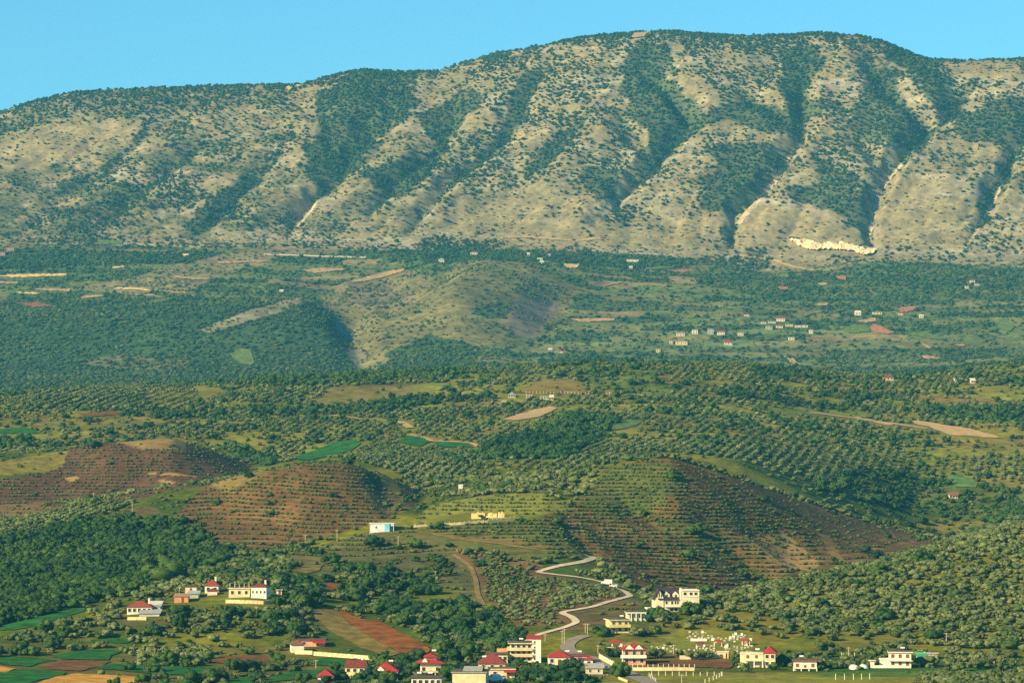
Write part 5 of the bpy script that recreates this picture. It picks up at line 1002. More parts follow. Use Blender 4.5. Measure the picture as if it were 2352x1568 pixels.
#@@HOUSES
# ------------------------------------------------------------------ buildings
_mats = {}
def paint(col, rough=.85, var=.22, scale=.5, name='plaster'):
    k = (tuple(round(c, 3) for c in col), name)
    if k not in _mats: _mats[k] = surface(name, col, rough, var, scale, .15)
    return _mats[k]
def tile(col): return paint(col, .85, .30, 1.6, 'roof_tile')
GLASS = surface('window_glass', (.035, .04, .045), .25, .2, 1.0, .5)
BROWNW = surface('brown_shutter', (.20, .065, .030), .7, .2, 1.0)
TRIM = surface('white_trim', (.78, .72, .60), .8, .1, 1.0)
IRON = surface('dark_iron', (.06, .055, .05), .6, .2, 1.0)
CONC = surface('bare_concrete', (.50, .44, .34), .9, .2, .8)
STONE = surface('wall_stone', (.62, .48, .28), .95, .35, .9, .05, .6)
class MB:
    def __init__(s): s.v = []; s.f = []
    def add(s, vs, fs):
        b = len(s.v); s.v += [tuple(x) for x in vs]; s.f += [tuple(b + i for i in f) for f in fs]; return s
    def box(s, x0, x1, y0, y1, z0, z1):
        return s.add([(x, y, z) for x in (x0, x1) for y in (y0, y1) for z in (z0, z1)], [(0, 1, 3, 2), (4, 6, 7, 5), (0, 4, 5, 1), (2, 3, 7, 6), (0, 2, 6, 4), (1, 5, 7, 3)])
    def hip(s, x0, x1, y0, y1, z, h, t=.16):
        d = min(x1 - x0, y1 - y0) / 2 * .98; ym = (y0 + y1) / 2
        a, b = (x0 + d, ym), (x1 - d, ym)
        if x1 - x0 < y1 - y0: xm = (x0 + x1) / 2; a, b = (xm, y0 + d), (xm, y1 - d)
        q = [(x0, y0, z), (x1, y0, z), (x1, y1, z), (x0, y1, z), (x0, y0, z + t), (x1, y0, z + t), (x1, y1, z + t), (x0, y1, z + t), (*a, z + t + h), (*b, z + t + h)]
        s.add(q, [(3, 2, 1, 0), (0, 1, 5, 4), (1, 2, 6, 5), (2, 3, 7, 6), (3, 0, 4, 7)] + ([(4, 5, 9, 8), (5, 6, 9), (6, 7, 8, 9), (7, 4, 8)] if x1 - x0 >= y1 - y0 else [(4, 5, 8), (5, 6, 9, 8), (6, 7, 9), (7, 4, 8, 9)])); return s
    def gable(s, x0, x1, y0, y1, z, h, t=.16):
        ym = (y0 + y1) / 2
        return s.add([(x0, y0, z), (x1, y0, z), (x1, ym, z + h), (x0, ym, z + h), (x1, y1, z), (x0, y1, z), (x0, y0, z + t), (x1, y0, z + t), (x1, ym, z + h + t), (x0, ym, z + h + t), (x1, y1, z + t), (x0, y1, z + t)],
                     [(6, 7, 8, 9), (9, 8, 10, 11), (1, 0, 3, 2), (2, 3, 5, 4), (0, 1, 7, 6), (4, 5, 11, 10), (0, 6, 9, 3), (3, 9, 11, 5), (1, 2, 8, 7), (2, 4, 10, 8)])
    def prism(s, pts, y0, y1):
        n = len(pts); return s.add([(x, y0, z) for x, z in pts] + [(x, y1, z) for x, z in pts], [tuple(range(n)), tuple(range(2 * n - 1, n - 1, -1))] + [(i, i + n, (i + 1) % n + n, (i + 1) % n) for i in range(n)])
    def shed(s, x0, x1, y0, y1, z, h, t=.14):
        return s.add([(x0, y0, z), (x1, y0, z), (x1, y1, z + h), (x0, y1, z + h), (x0, y0, z + t), (x1, y0, z + t), (x1, y1, z + h + t), (x0, y1, z + h + t)], [(3, 2, 1, 0), (4, 5, 6, 7), (0, 1, 5, 4), (1, 2, 6, 5), (2, 3, 7, 6), (3, 0, 4, 7)])
    def cyl(s, x, y, z0, z1, r0, r1=None, n=8):
        r1 = r0 if r1 is None else r1
        return s.add([(x + r * math.cos(6.2832 * k / n), y + r * math.sin(6.2832 * k / n), z) for z, r in ((z0, r0), (z1, r1)) for k in range(n)], [(k, (k + 1) % n, n + (k + 1) % n, n + k) for k in range(n)] + [tuple(range(n, 2 * n)), tuple(range(n - 1, -1, -1))])
    def tube_x(s, x0, x1, y, z, r, n=8):
        return s.add([(x, y + r * math.cos(6.2832 * k / n), z + r * math.sin(6.2832 * k / n)) for x in (x0, x1) for k in range(n)], [(k, (k + 1) % n, n + (k + 1) % n, n + k) for k in range(n)] + [tuple(range(n, 2 * n)), tuple(range(n - 1, -1, -1))])
    def mesh(s, name, mat):
        me = bpy.data.meshes.new(name); me.from_pydata(s.v, [], s.f); me.update()
        bm = bmesh.new(); bm.from_mesh(me); bmesh.ops.recalc_face_normals(bm, faces=bm.faces); bm.to_mesh(me); bm.free()
        me.materials.append(mat); return me
    def obj(s, name, mat, parent=None, loc=None):
        o = link(name, s.mesh(name, mat), (), parent)
        if loc: o.location = loc
        return o
def empty(name, loc, rz=0.0):
    o = bpy.data.objects.new(name, None); COL.objects.link(o); o.location = loc; o.rotation_euler[2] = rz; o.empty_display_size = .5; return o
WIN = {}
def window(parent, x, y, z, w, h, side=None, brown=False, frame=True):
    """frame with a dark pane set back in it; side 'L' or 'R' turns it onto an end wall"""
    k = (round(w, 1), round(h, 1), brown)
    if k not in WIN:
        w_, h_ = k[0], k[1]; m = MB(); t = .10
        for bx in ((-w_ / 2 - t, w_ / 2 + t, h_ / 2, h_ / 2 + t), (-w_ / 2 - t, w_ / 2 + t, -h_ / 2 - t, -h_ / 2), (-w_ / 2 - t, -w_ / 2, -h_ / 2, h_ / 2), (w_ / 2, w_ / 2 + t, -h_ / 2, h_ / 2)):
            m.box(bx[0], bx[1], -.09, .02, bx[2], bx[3])
        WIN[k] = (m.mesh('window', TRIM), MB().box(-w_ / 2, w_ / 2, -.025, .02, -h_ / 2, h_ / 2).mesh('pane', BROWNW if brown else GLASS))
    o = link('window', WIN[k][0], (), parent); o.location = (x, y, z)
    if side: o.rotation_euler[2] = math.pi / 2 * (-1 if side == 'L' else 1)
    p = link('pane', WIN[k][1], (), o)
    return o
def sink(b, W_, D_, yaw):
    """lowest ground under the footprint, relative to the front"""
    o = b['o']; lo = 0
    for x in (-W_ / 2, W_ / 2):
        for y in (0, D_):
            c, s = math.cos(yaw), math.sin(yaw); lo = min(lo, ground(o.x + x * c - y * s, o.y + x * s + y * c) - o.z)
    return lo - .4
def build(b):
    yaw = math.radians(b.get('yaw', 0)); W_ = b['W'] / max(.85, math.cos(yaw)); D_ = b['depth']; H_ = b['h']; far = b.get('far'); o = b['o']
    if yaw: W_ *= .86
    name = b.get('name', 'house'); root = empty(name, o, yaw)
    tag(root, b['label'], {'house': 'house', 'shed': 'shed', 'hut': 'hut', 'annex': 'building', 'warehouse': 'warehouse', 'kiosk': 'kiosk', 'pavilion': 'pavilion'}[name])
    wm = paint(b['wall']); fl = b.get('floors', 1); z0 = sink(b, W_, D_, yaw); x0, x1 = -W_ / 2, W_ / 2
    if b['roof'] == 'gable': MB().prism([(0, z0), (D_, z0), (D_, H_), (D_ / 2, H_ + b.get('rh', 2)), (0, H_)], x0, x1)
    m = MB().box(x0, x1, 0, D_, z0, H_)
    if b['roof'] == 'gable':
        for xe in (x0 + .02, x1 - .22): m.add([(xe, .02, H_), (xe, D_ - .02, H_), (xe, D_ / 2, H_ + b['rh'] - .05), (xe + .2, .02, H_), (xe + .2, D_ - .02, H_), (xe + .2, D_ / 2, H_ + b['rh'] - .05)], [(0, 1, 2), (5, 4, 3), (0, 3, 4, 1), (1, 4, 5, 2), (2, 5, 3, 0)])
    if b['roof'] == 'shed': m.prism([(x0, H_), (x1, H_), (x1, H_ + b['rh'] - .02), (x0, H_ + b['rh'] - .02)], D_ - .25, D_)
    m.obj('wall', wm, root)
    ov = b.get('over', .45); rh = b.get('rh', 1.8)
    if b['roof'] == 'hip': MB().hip(x0 - ov, x1 + ov, -ov, D_ + ov, H_ + .01, rh).obj('roof', tile(b['rcol']), root)
    elif b['roof'] == 'gable': MB().gable(x0 - .3, x1 + .3, -ov, D_ + ov, H_ - ov / (D_ / 2) * rh + .04, rh * (1 + ov / (D_ / 2))).obj('roof', tile(b['rcol']), root)
    elif b['roof'] == 'shed': MB().shed(x0 - ov, x1 + ov, -ov, D_ + ov, H_ - .1, rh).obj('roof', paint(b['rcol'], .7, .25, .8, 'sheet_roof'), root)
    else:
        r = MB().box(x0 - ov, x1 + ov, -ov, D_ + ov, H_ + .01, H_ + .32).obj('roof', paint(b['rcol'], .85, .2, .6, 'flat_roof'), root)
        MB().box(x0 - ov + .15, x1 + ov - .15, -ov + .15, D_ + ov - .15, H_ + .33, H_ + .40).obj('roof_felt', paint((.12, .085, .07), .9, .3, .6, 'roof_felt'), r)
    if b.get('ridge'): MB().gable(x0 + W_ * .30, x1 - W_ * .12, 2, D_ - 1, H_ + .45, 1.2).obj('sheet_roof', paint(GREYR, .7, .25, .8, 'sheet_roof'), root)
    if b.get('tier'):
        MB().box(x0 + W_ * .22, x1 - W_ * .22, D_ * .2, D_ * .8, H_ + .9, H_ + 2.0).obj('upper_wall', wm, root); MB().hip(x0 + W_ * .14, x1 - W_ * .14, D_ * .1, D_ * .9, H_ + 2.01, 1.1).obj('upper_roof', tile(b['rcol']), root)
        MB().prism([(x0 + W_ * .05, H_ + .3), (x0 + W_ * .38, H_ + .3), (x0 + W_ * .22, H_ + 1.9)], -.5, -.3).obj('gablet', TRIM, root)
    n = b.get('win', 0); fh = H_ / fl
    ww, wh = (.7, 1.0) if b.get('small') else (1.2, 1.4)
    if far: ww, wh = 1.5, 1.5
    wh = min(wh, fh * .5)
    for f in range(fl):
        zc = fh * f + fh * .55
        for k in range(n):
            x = x0 + W_ * (k + .5) / n
            if b.get('door') and f == 0 and k == n // 2: continue
            window(root, x, -.01, zc, ww, wh, None, b.get('brown'))
        if n and not far:
            for sd, xx in (('L', x0 - .01), ('R', x1 + .01)):
                for y in ((D_ * .3, D_ * .7) if D_ > 6.5 else (D_ * .5,)): window(root, xx, y, zc, ww, wh, sd, b.get('brown'))
    if b.get('door'):
        d = MB().box(-.5, .5, -.06, .02, 0, 2.0).obj('door', BROWNW, root, (x0 + W_ * ((n // 2 + .5) / n if n else .6), 0, .05)); MB().box(.30, .40, -.12, -.06, .95, 1.1).obj('handle', IRON, d)
    if b.get('chimney'): MB().box(x1 - 1.9, x1 - 1.2, D_ * .55, D_ * .55 + .7, H_ + .2, H_ + rh + 1.0).box(x1 - 2.0, x1 - 1.1, D_ * .55 - .1, D_ * .55 + .8, H_ + rh + 1.0, H_ + rh + 1.15).obj('chimney', TRIM, root)
    if b.get('gablet'):
        for k in range(b['gablet']):
            xc = x0 + W_ * (.28 if b['gablet'] == 1 else (.30, .72)[k])
            MB().prism([(xc - 1.6, H_ + .25), (xc + 1.6, H_ + .25), (xc, H_ + 1.7)], -ov + .1, 1.6).obj('gablet', TRIM, root)
    if b.get('balc'):
        for f in range(1, fl): balcony(root, x0 - 1.2, x1 + .2, f * fh, wm)
        for f in range(1, fl): MB().box(x0 - 1.2, x0, .02, D_ * .6, f * fh - .2, f * fh + .9).obj('side_balcony', wm, root)
    if b.get('balc1'): balcony(root, x0 - .9, x1 + .3, fh, TRIM if b['lm'].startswith('pink') else wm)
    if b.get('cols'):
        for k in range(b['cols']): MB().box(-.14, .14, -.14, .14, 0, 1.9 if k != 2 else 1.2).obj('column', CONC, root, (x0 + .4 + (W_ - .8) * k / (b['cols'] - 1), .5, H_ + .40))
    if b.get('rods'):
        for k in range(b['rods']): MB().box(-.05, .05, -.05, .05, 0, .9).obj('rod', IRON, root, (x0 + .4 + (W_ - .8) * k / (b['rods'] - 1), .3, H_ + .40))
    if b.get('awn'): MB().shed(x1 - W_ * .42, x1 + .5, -1.8, -.02, H_ - .9, .7, .1).obj('awning', tile(RED), root)
    if b.get('pil') or b.get('porch'):
        k_ = b.get('pil', 4)
        MB().box(x0 - .2, x1 + .2, -2.2, -.02, H_ - .02 if b.get('pil') else .85, H_ + .3 if b.get('pil') else 1.05).obj('porch_slab', TRIM, root)
        for k in range(k_): MB().box(-.18, .18, -.18, .18, z0, H_ - .03 if b.get('pil') else .84).obj('pillar', TRIM, root, (x0 + (W_) * k / (k_ - 1), -1.9, 0))
    if b.get('terrace'):
        MB().box(x0 - 2.2, x1 + 2.2, -3.2, -.05, 1.5, 1.9).obj('terrace', CONC, root)
        for k in range(4): MB().box(-.2, .2, -.2, .2, z0, 1.49).obj('pillar', CONC, root, (x0 - 1.6 + (W_ + 3.2) * k / 3, -2.8, 0))
    if b.get('wing'):
        MB().box(x0 - 3.4, x0 - .03, 1, D_ - 1, z0, H_ * .52).obj('wing', paint(b['wall']), root); MB().box(x0 - 3.7, x0 - .03, .7, D_ - .7, H_ * .52 + .01, H_ * .52 + .25).obj('wing_roof', TRIM, root)
        MB().box(x0 - .2, x1 + .5, -1.3, -.03, fh - .25, fh - .02).obj('canopy', TRIM, root)
    if b.get('blue'): MB().box(x1 - W_ * .40, x1 - W_ * .18, -.5, -.02, 0, H_ * .96).obj('blue_bay', paint((.20, .52, .62)), root); MB().box(x1 - W_ * .15, x1 - .3, -.05, .02, .2, 2.9).obj('doorway', GLASS, root)
    if b.get('brickrow'): MB().box(x0 + 4, x1, D_ + .1, D_ + 3, z0, H_ + 1.6).obj('back_wall', paint(ORNG), root)
    return root
def balcony(root, x0, x1, z, mat):
    s = MB().box(x0, x1, -1.4, -.03, z - .22, z).obj('balcony', mat, root); MB().box(x0, x1, -1.4, -1.28, z + .01, z + .95).obj('parapet', mat, s)
ROOT = {}
for b in B: ROOT[b['lm']] = build(b)
def at(u, v): p = hit(u, v); return p, p.y / FPX
# stair tower of the apartment block, wing of the half red-roofed house, dark extras
b = next(x for x in B if x['lm'] == 'apartment block'); r = ROOT['apartment block']; W_ = b['W']; x1 = W_ / 2
MB().box(x1 + .03, x1 + 3.3, -.6, 4.2, -1.5, 8.6).obj('stair_tower', paint(WHITE), r); MB().shed(x1 - 2.2, x1 + 3.4, -.8, 4.4, 8.61, 1.1).obj('tower_roof', tile(RED), r)
for z in (1.3, 3.6, 5.6, 7.6): window(r, x1 + .9, -.61, z, .6, .7)
b = next(x for x in B if x['lm'] == 'half red-roofed house'); r = ROOT['half red-roofed house']; W_ = b['W']; x0 = -W_ / 2
MB().box(x0 - 8.6, x0 - .03, 1.5, 9, -1.5, 4.9).obj('wing', paint(CREAM), r); MB().box(x0 - 8.8, x0 - .03, 1.2, 9.2, 4.91, 5.15).obj('wing_roof', paint(OFFW), r)
MB().box(x0 - 6.8, x0 - .03, -.8, 1.48, 2.35, 2.6).obj('terrace', paint(CREAM), r)
for k in range(3): MB().box(-.2, .2, -.2, .2, -1.2, 2.34).obj('pillar', TRIM, r, (x0 - 6.5 + 3.1 * k, -.5, 0))
for x in (x0 - 5.8, x0 - 2.6): window(r, x, 1.49, 3.8, 1.1, 1.3, None, True)
MB().prism([(x0 - 10.2, -1.2), (x0 - 6.9, 2.3), (x0 - 6.9, 2.6), (x0 - 7.3, 2.6), (x0 - 10.8, -1.2)], -.8, .2).obj('stair', paint(CREAM), r)
# the mansion
r = empty('mansion', at(1541, 1404)[0], math.radians(4)); tag(r, 'large cream mansion with steep dark gabled roof, two dormers and a flat tower', 'mansion')
cm = paint((.72, .62, .42)); s_ = at(1541, 1404)[1]; k = s_
X = lambda u: (u - 1541) * k
MB().box(X(1503), X(1561), 0, 11, -3, 5.3).obj('wall', cm, r)
MB().prism([(X(1500), 4.9), (X(1526), 4.9), (X(1513), 9.5)], -.3, 6).box(X(1504), X(1523), -.31, 1, -3, 4.95).obj('gable_wall', cm, r)
MB().add([(X(1508), -.7, 9.7), (X(1508), 12, 9.7), (X(1500), -.7, 4.8), (X(1500), 12, 4.8)], []).prism([(X(1512), 9.5), (X(1514), 9.5), (X(1527), 4.9), (X(1525), 4.9)], -.6, 6).prism([(X(1512), 9.5), (X(1514), 9.5), (X(1501), 4.9), (X(1499), 4.9)], -.6, 6).obj('gable_roof', paint(SLATE), r)
MB().gable(X(1510), X(1563), -.8, 11.8, 5.0, 4.3, .2).obj('roof', tile((.045, .035, .045)), r)
for u in (1531, 1552):
    d = MB().prism([(X(u - 7), 5.9), (X(u + 7), 5.9), (X(u + 7), 7.0), (X(u), 8.1), (X(u - 7), 7.0)], .4, 4).obj('dormer', cm, r); MB().box(X(u - 2), X(u + 2), .32, .41, 5.9, 7.0).obj('pane', GLASS, d)
for u, w_, h0, h1 in ((1508, 2, 6.0, 7.2), (1513, 2, 6.0, 8.0), (1518, 2, 6.0, 7.2)): MB().box(X(u - w_ / 2), X(u + w_ / 2), -.36, -.30, h0, h1).obj('gable_window', GLASS, r)
for u in (1530, 1543, 1551, 1556): window(r, X(u), -.01, 3.7, .9, 1.2)
for u in (1542, 1552): window(r, X(u), -.01, .8, 1.4, 1.3)
bl = MB().box(X(1526), X(1567), -1.6, -.03, 2.0, 2.25).obj('balcony', TRIM, r); MB().box(X(1526), X(1567), -1.6, -1.5, 2.26, 2.9).obj('parapet', TRIM, bl)
MB().box(X(1561) + .05, X(1605), -.8, 9, -3, 8.6).obj('tower', cm, r); MB().box(X(1566), X(1606), -1.1, 9.3, 8.61, 8.95).obj('tower_roof', TRIM, r)
MB().box(X(1566), X(1604), -.95, -.82, 6.1, 6.6).obj('tower_ledge', TRIM, r)
for u in (1572, 1586, 1597): window(r, X(u), -.81, 7.4, 1.2, 1.2)
MB().box(X(1560), X(1564), -.9, -.1, 4.9, 9.8).obj('chimney', TRIM, r)
MB().box(X(1482), X(1507), -3.2, 4, 1.3, 1.75).obj('terrace_slab', TRIM, r)
for u in (1483, 1489, 1495, 1501): MB().box(-.22, .22, -.22, .22, -3, 1.29).obj('column', TRIM, r, (X(u), -2.8, 0))
MB().prism([(X(1481), -3), (X(1490), -3), (X(1490), 1.2)], -2.6, -.5).obj('buttress', cm, r)

# water tanks and dishes on the roofs
def tank(lm, fx, dz=.45, label=''):
    b = next(x for x in B if x['lm'] == lm); o = b['o']; t = empty('water_tank', (o.x + b['W'] * fx, o.y + b['depth'] * .5, o.z + b['h'] + dz)); tag(t, label, 'water tank', 'rooftop water tanks')
    MB().tube_x(-.75, .75, 0, 1.1, .36).obj('tank', paint((.75, .72, .66), .4), t); MB().box(-.6, -.5, -.3, .3, 0, .8).box(.5, .6, -.3, .3, 0, .8).obj('stand', IRON, t)
for lm, fx, dz in (('yellow house', .0, 1.9), ('red-roofed bungalow with a white gablet', .2, 2.2), ('two-tiered red-roofed house', .15, 3.1), ('dark red roofed house', -.3, 1.2), ('apartment block', .0, .4), ('red-roofed white house', .38, .9), ('pink flat house', .0, .4), ('white two-storey house', .15, .4), ('small white bungalow', -.1, .4), ('yellow flat house', .1, .4), ('white flat house at the bottom edge', -.25, .4), ('white flat house at the bottom edge', .12, .4), ('half red-roofed house', -.9, .1)):
    lab = 'white water tank on the roof of the %s' % lm
    if lm.startswith('white flat') and fx > 0: lab = 'eastern water tank on the roof of the ' + lm
    if lm.startswith('white flat') and fx < 0: lab = 'western water tank on the roof of the ' + lm
    tank(lm, fx, dz, lab)

# garden and retaining walls
def wall(px, h, th, mat, label, posts=0, cap=True, cat='wall', crenel=False, group=None):
    P_ = [hit(*q) for q in px]; o = P_[0]; r = empty('boundary_wall', o); tag(r, label, cat, group)
    m, c = MB(), MB()
    for p, q in zip(P_[:-1], P_[1:]):
        L = (q - p).length; n = max(1, int(L / 3)); d = Vector((q.x - p.x, q.y - p.y, 0)).normalized(); nn = Vector((-d.y, d.x, 0)) * th / 2
        for k in range(n):
            a = p + (q - p) * (k / n); b_ = p + (q - p) * ((k + 1) / n) - d * .01
            za, zb = ground(a.x, a.y), ground(b_.x, b_.y)
            for mm, e, lo, hi in ((m, 1, -.8, h), (c, 1.35, h + .005, h + .14)):
                qs = [Vector((x.x, x.y, zz)) - o for x, zz in ((a - nn * e, za), (a + nn * e, za), (b_ + nn * e, zb), (b_ - nn * e, zb))]
                mm.add([(v.x, v.y, v.z + lo) for v in qs] + [(v.x, v.y, v.z + hi) for v in qs], [(3, 2, 1, 0), (4, 5, 6, 7), (0, 1, 5, 4), (1, 2, 6, 5), (2, 3, 7, 6), (3, 0, 4, 7)])
    m.obj('wall', mat, r)
    if cap: c.obj('coping', TRIM if mat is not STONE else STONE, r)
    tot = [(q - p).length for p, q in zip(P_[:-1], P_[1:])]; T_ = sum(tot)
    for k in range(posts):
        d = T_ * k / (posts - 1); i = 0
        while i < len(tot) - 1 and d > tot[i]: d -= tot[i]; i += 1
        p = P_[i] + (P_[i + 1] - P_[i]) * min(1, d / tot[i])
        hh = .45 if crenel else 1.25
        MB().box(-.09, .09, -.09, .09, 0, hh).obj('post', TRIM, r, (p.x - o.x, p.y - o.y, ground(p.x, p.y) - o.z + h + (.15 if cap else 0)))
    return r
M_CREAMW = paint((.70, .56, .32), .9, .2, .5, 'cream_wall')
wall([(295, 1423), (338, 1423)], 1.2, .4, STONE, 'pale retaining wall below the long red-roofed house', cap=False)
wall([(520, 1384), (560, 1385), (606, 1387), (650, 1384)], 1.4, .5, STONE, 'broken pale stone bank below the white block house', cap=False)
wall([(679, 1501), (719, 1502)], 1.3, .4, M_CREAMW, 'short cream wall east of the white brown-roofed house')
wall([(722, 1504), (760, 1507), (800, 1510), (861, 1515)], 1.5, .4, STONE, 'long weathered stone wall between the green field and the dry slope', cap=False)
wall([(1452, 1539), (1520, 1539), (1594, 1539)], 1.0, .3, M_CREAMW, 'straight cream wall topped with white posts in front of the pink house', posts=13)
wall([(1376, 1512), (1390, 1520), (1409, 1530)], 1.6, .4, M_CREAMW, 'sloping cream wall along the road west of the pink house', posts=10, crenel=True)
wall([(930, 1211), (955, 1210), (1000, 1207), (1060, 1204), (1120, 1199), (1181, 1192)], .9, .35, M_CREAMW, 'long cream wall with short posts beside the hilltop house', posts=24, crenel=True)
wall([(1672, 1510), (1700, 1510), (1735, 1510)], 1.3, .35, M_CREAMW, 'cream graveyard wall east of the arched gate')
wall([(1560, 1513), (1600, 1513), (1645, 1511)], 1.3, .35, paint((.66, .56, .42), .9, .2, .5, 'grey_wall'), 'pale graveyard wall behind the row of small olive trees')
wall([(1352, 1553), (1400, 1551)], .7, .4, STONE, 'low rubble wall below the grey-roofed shed', cap=False)
wall([(1420, 1558), (1440, 1566)], .8, .4, STONE, 'rubble wall along the road at the bottom edge', cap=False)
wall([(2005, 1533), (2040, 1533), (2075, 1533)], 1.0, .3, paint(WHITE), 'white garden wall in front of the white two-storey house', cap=False)
wall([(1585, 1471), (1622, 1471)], .9, .35, paint(WHITE), 'white terrace wall under the highest graves', cap=False)
# cut bank of bare clay above the long cream wall
p0, p1 = hit(1083, 1191), hit(1158, 1189); r = empty('rock_bank', (p0 + p1) / 2); tag(r, 'bare yellow clay bank cut into the hillside above the long cream wall', 'bank')
L = (p1 - p0).length; m = MB(); n = 22
for k in range(n):
    a, b_ = -L / 2 + L * k / n, -L / 2 + L * (k + 1) / n; h_ = 2.3 + .9 * random.random() if k not in (9, 10, 17) else 1.3
    m.add([(a, 0, -1), (b_, 0, -1), (b_, 1.8, h_), (a, 1.8, h_ + random.uniform(-.4, .4)), (a, 4, h_ - .6), (b_, 4, h_ - .6)], [(0, 1, 2, 3), (3, 2, 5, 4)])
m.obj('clay_face', surface('clay', (.70, .47, .20), .95, .3, .6, .05, .6), r)
# graveyard gates
def gate(name, label, u0, u1, vb, h, kiosk=False):
    pa, pb = hit(u0, vb), hit(u1, vb); Wd = (pb - pa).length; r = empty(name, (pa + pb) / 2); tag(r, label, 'gate')
    m = MB(); a = Wd * .22; cx = -Wd * .14; n = 12; R_ = Wd * .19
    arc = [(cx + R_ * math.cos(math.pi * k / n), h * .30 + R_ * math.sin(math.pi * k / n) * 1.05) for k in range(n + 1)]
    for k in range(n): m.add([(*(arc[k][0], 0), arc[k][1]), (arc[k + 1][0], 0, arc[k + 1][1]), (arc[k + 1][0], 0, h), (arc[k][0], 0, h), (arc[k][0], .5, arc[k][1]), (arc[k + 1][0], .5, arc[k + 1][1]), (arc[k + 1][0], .5, h), (arc[k][0], .5, h)], [(0, 1, 2, 3), (7, 6, 5, 4), (0, 4, 5, 1), (2, 6, 7, 3)])
    m.box(-Wd / 2, cx - R_, 0, .5, -1, h).box(cx + R_, Wd * .26, 0, .5, -1, h).box(Wd * .40, Wd / 2, 0, .5, -1, h).box(Wd * .26, Wd * .40, 0, .5, h * .78, h)
    m.obj('arch', M_CREAMW, r); MB().box(-Wd / 2 - .2, Wd / 2 + .2, -.2, .7, h + .01, h + .25).obj('coping', TRIM, r); MB().box(Wd * .26, Wd * .40, .2, .26, -.5, h * .77).obj('door', BROWNW, r)
    if kiosk:
        for x in (-.2, 2.6): MB().box(-.2, .2, -.2, .2, 0, 1.7).obj('post', TRIM, r, (x, 1.2, h + .2))
        MB().hip(-1.1, 3.5, -.3, 2.7, h + 1.91, 1.0).obj('canopy_roof', tile(RED), r)
    return r
gate('archway', 'white arched gateway in the graveyard wall', 1646, 1672, 1511, 2.5)
gate('archway', 'white archway with a small red-roofed canopy west of the pink house', 1394, 1420, 1500, 2.2, True)
# graves
SLAB = [MB().box(-.45, .45, -.10, .10, -.3, h * .66).box(-.30, .30, -1.1, -.11, -.3, .06).mesh('gravestone', paint(c, .6, .1, 1, 'marble')) for h, c in ((.8, (.50, .45, .36)), (1.0, (.42, .38, .31)), (.65, (.55, .51, .43)), (1.15, (.30, .29, .30)))] + \
       [MB().box(-.6, .6, -.7, .7, -.3, .35).box(-.55, .55, .2, .4, .36, 1.2).mesh('gravestone', paint((.80, .74, .62), .6, .1, 1, 'marble'))]
gl = [('dense lower rows', 1600, 1493), ('knot of dark slabs', 1600, 1466), ('highest cluster of the graveyard', 1595, 1457), ('group beside the dark shelter', 1690, 1475), ('row next to the pink house', 1500, 1492)]
placed = []
for poly, n in (([(1490,1483),(1545,1480),(1560,1500),(1490,1500)], 18), ([(1558,1490),(1650,1488),(1645,1504),(1560,1503)], 22), ([(1650,1483),(1728,1478),(1732,1503),(1672,1503)], 26), ([(1580,1450),(1620,1452),(1650,1466),(1600,1470),(1572,1464)], 20), ([(1622,1462),(1700,1466),(1725,1468),(1720,1474),(1640,1474)], 18), ([(1600,1484),(1640,1482),(1640,1490),(1600,1490)], 10), ([(1680,1456),(1712,1458),(1712,1466),(1684,1466)], 12), ([(1420,1480),(1445,1481),(1440,1488),(1420,1488)], 8)):
    k = 0; tries = 0
    while k < n and tries < 4000:
        tries += 1
        u = random.uniform(min(p[0] for p in poly), max(p[0] for p in poly)); v = random.uniform(min(p[1] for p in poly), max(p[1] for p in poly))
        if not in_poly(np.array([u]), np.array([v]), poly)[0] or any(abs(u - a) < 6.2 and abs(v - b_) < 3.4 for a, b_ in placed): continue
        placed.append((u, v)); k += 1; p = hit(u, v)
        o = link('gravestone', random.choice(SLAB[:3] * 3 + SLAB[3:])); o.location = p; o.rotation_euler[2] = random.uniform(-.25, .25); s = random.uniform(.75, 1.1); o.scale = (s, s, s * .85)
        best = min(gl, key=lambda l: math.hypot(u - l[1], (v - l[2]) * 2)); q = used_labels.get(('grave', best[0]), 0); used_labels[('grave', best[0])] = q + 1
        tag(o, 'small gravestone standing in the %s' % best[0], 'gravestone', 'gravestones of the ' + best[0])
for u, v, l in ((1648, 1484, 'small red-roofed shelter over a grave behind the arched gate'), (1607, 1489, 'low brown-roofed shelter over a grave in the middle of the graveyard'), (1712, 1482, 'white and red canopy over a grave next to the half red-roofed house')):
    p = hit(u, v); r = empty('grave_shelter', p); tag(r, l, 'shelter')
    for x in (-1.4, 1.4): MB().box(-.1, .1, -.1, .1, -.3, 1.9).obj('post', TRIM, r, (x, 0, 0)); MB().box(-.1, .1, -.1, .1, -.3, 1.9).obj('post', TRIM, r, (x, 2, 0))
    MB().hip(-1.9, 1.9, -.4, 2.4, 1.91, .7).obj('roof', tile(RED if u != 1607 else DRED), r)
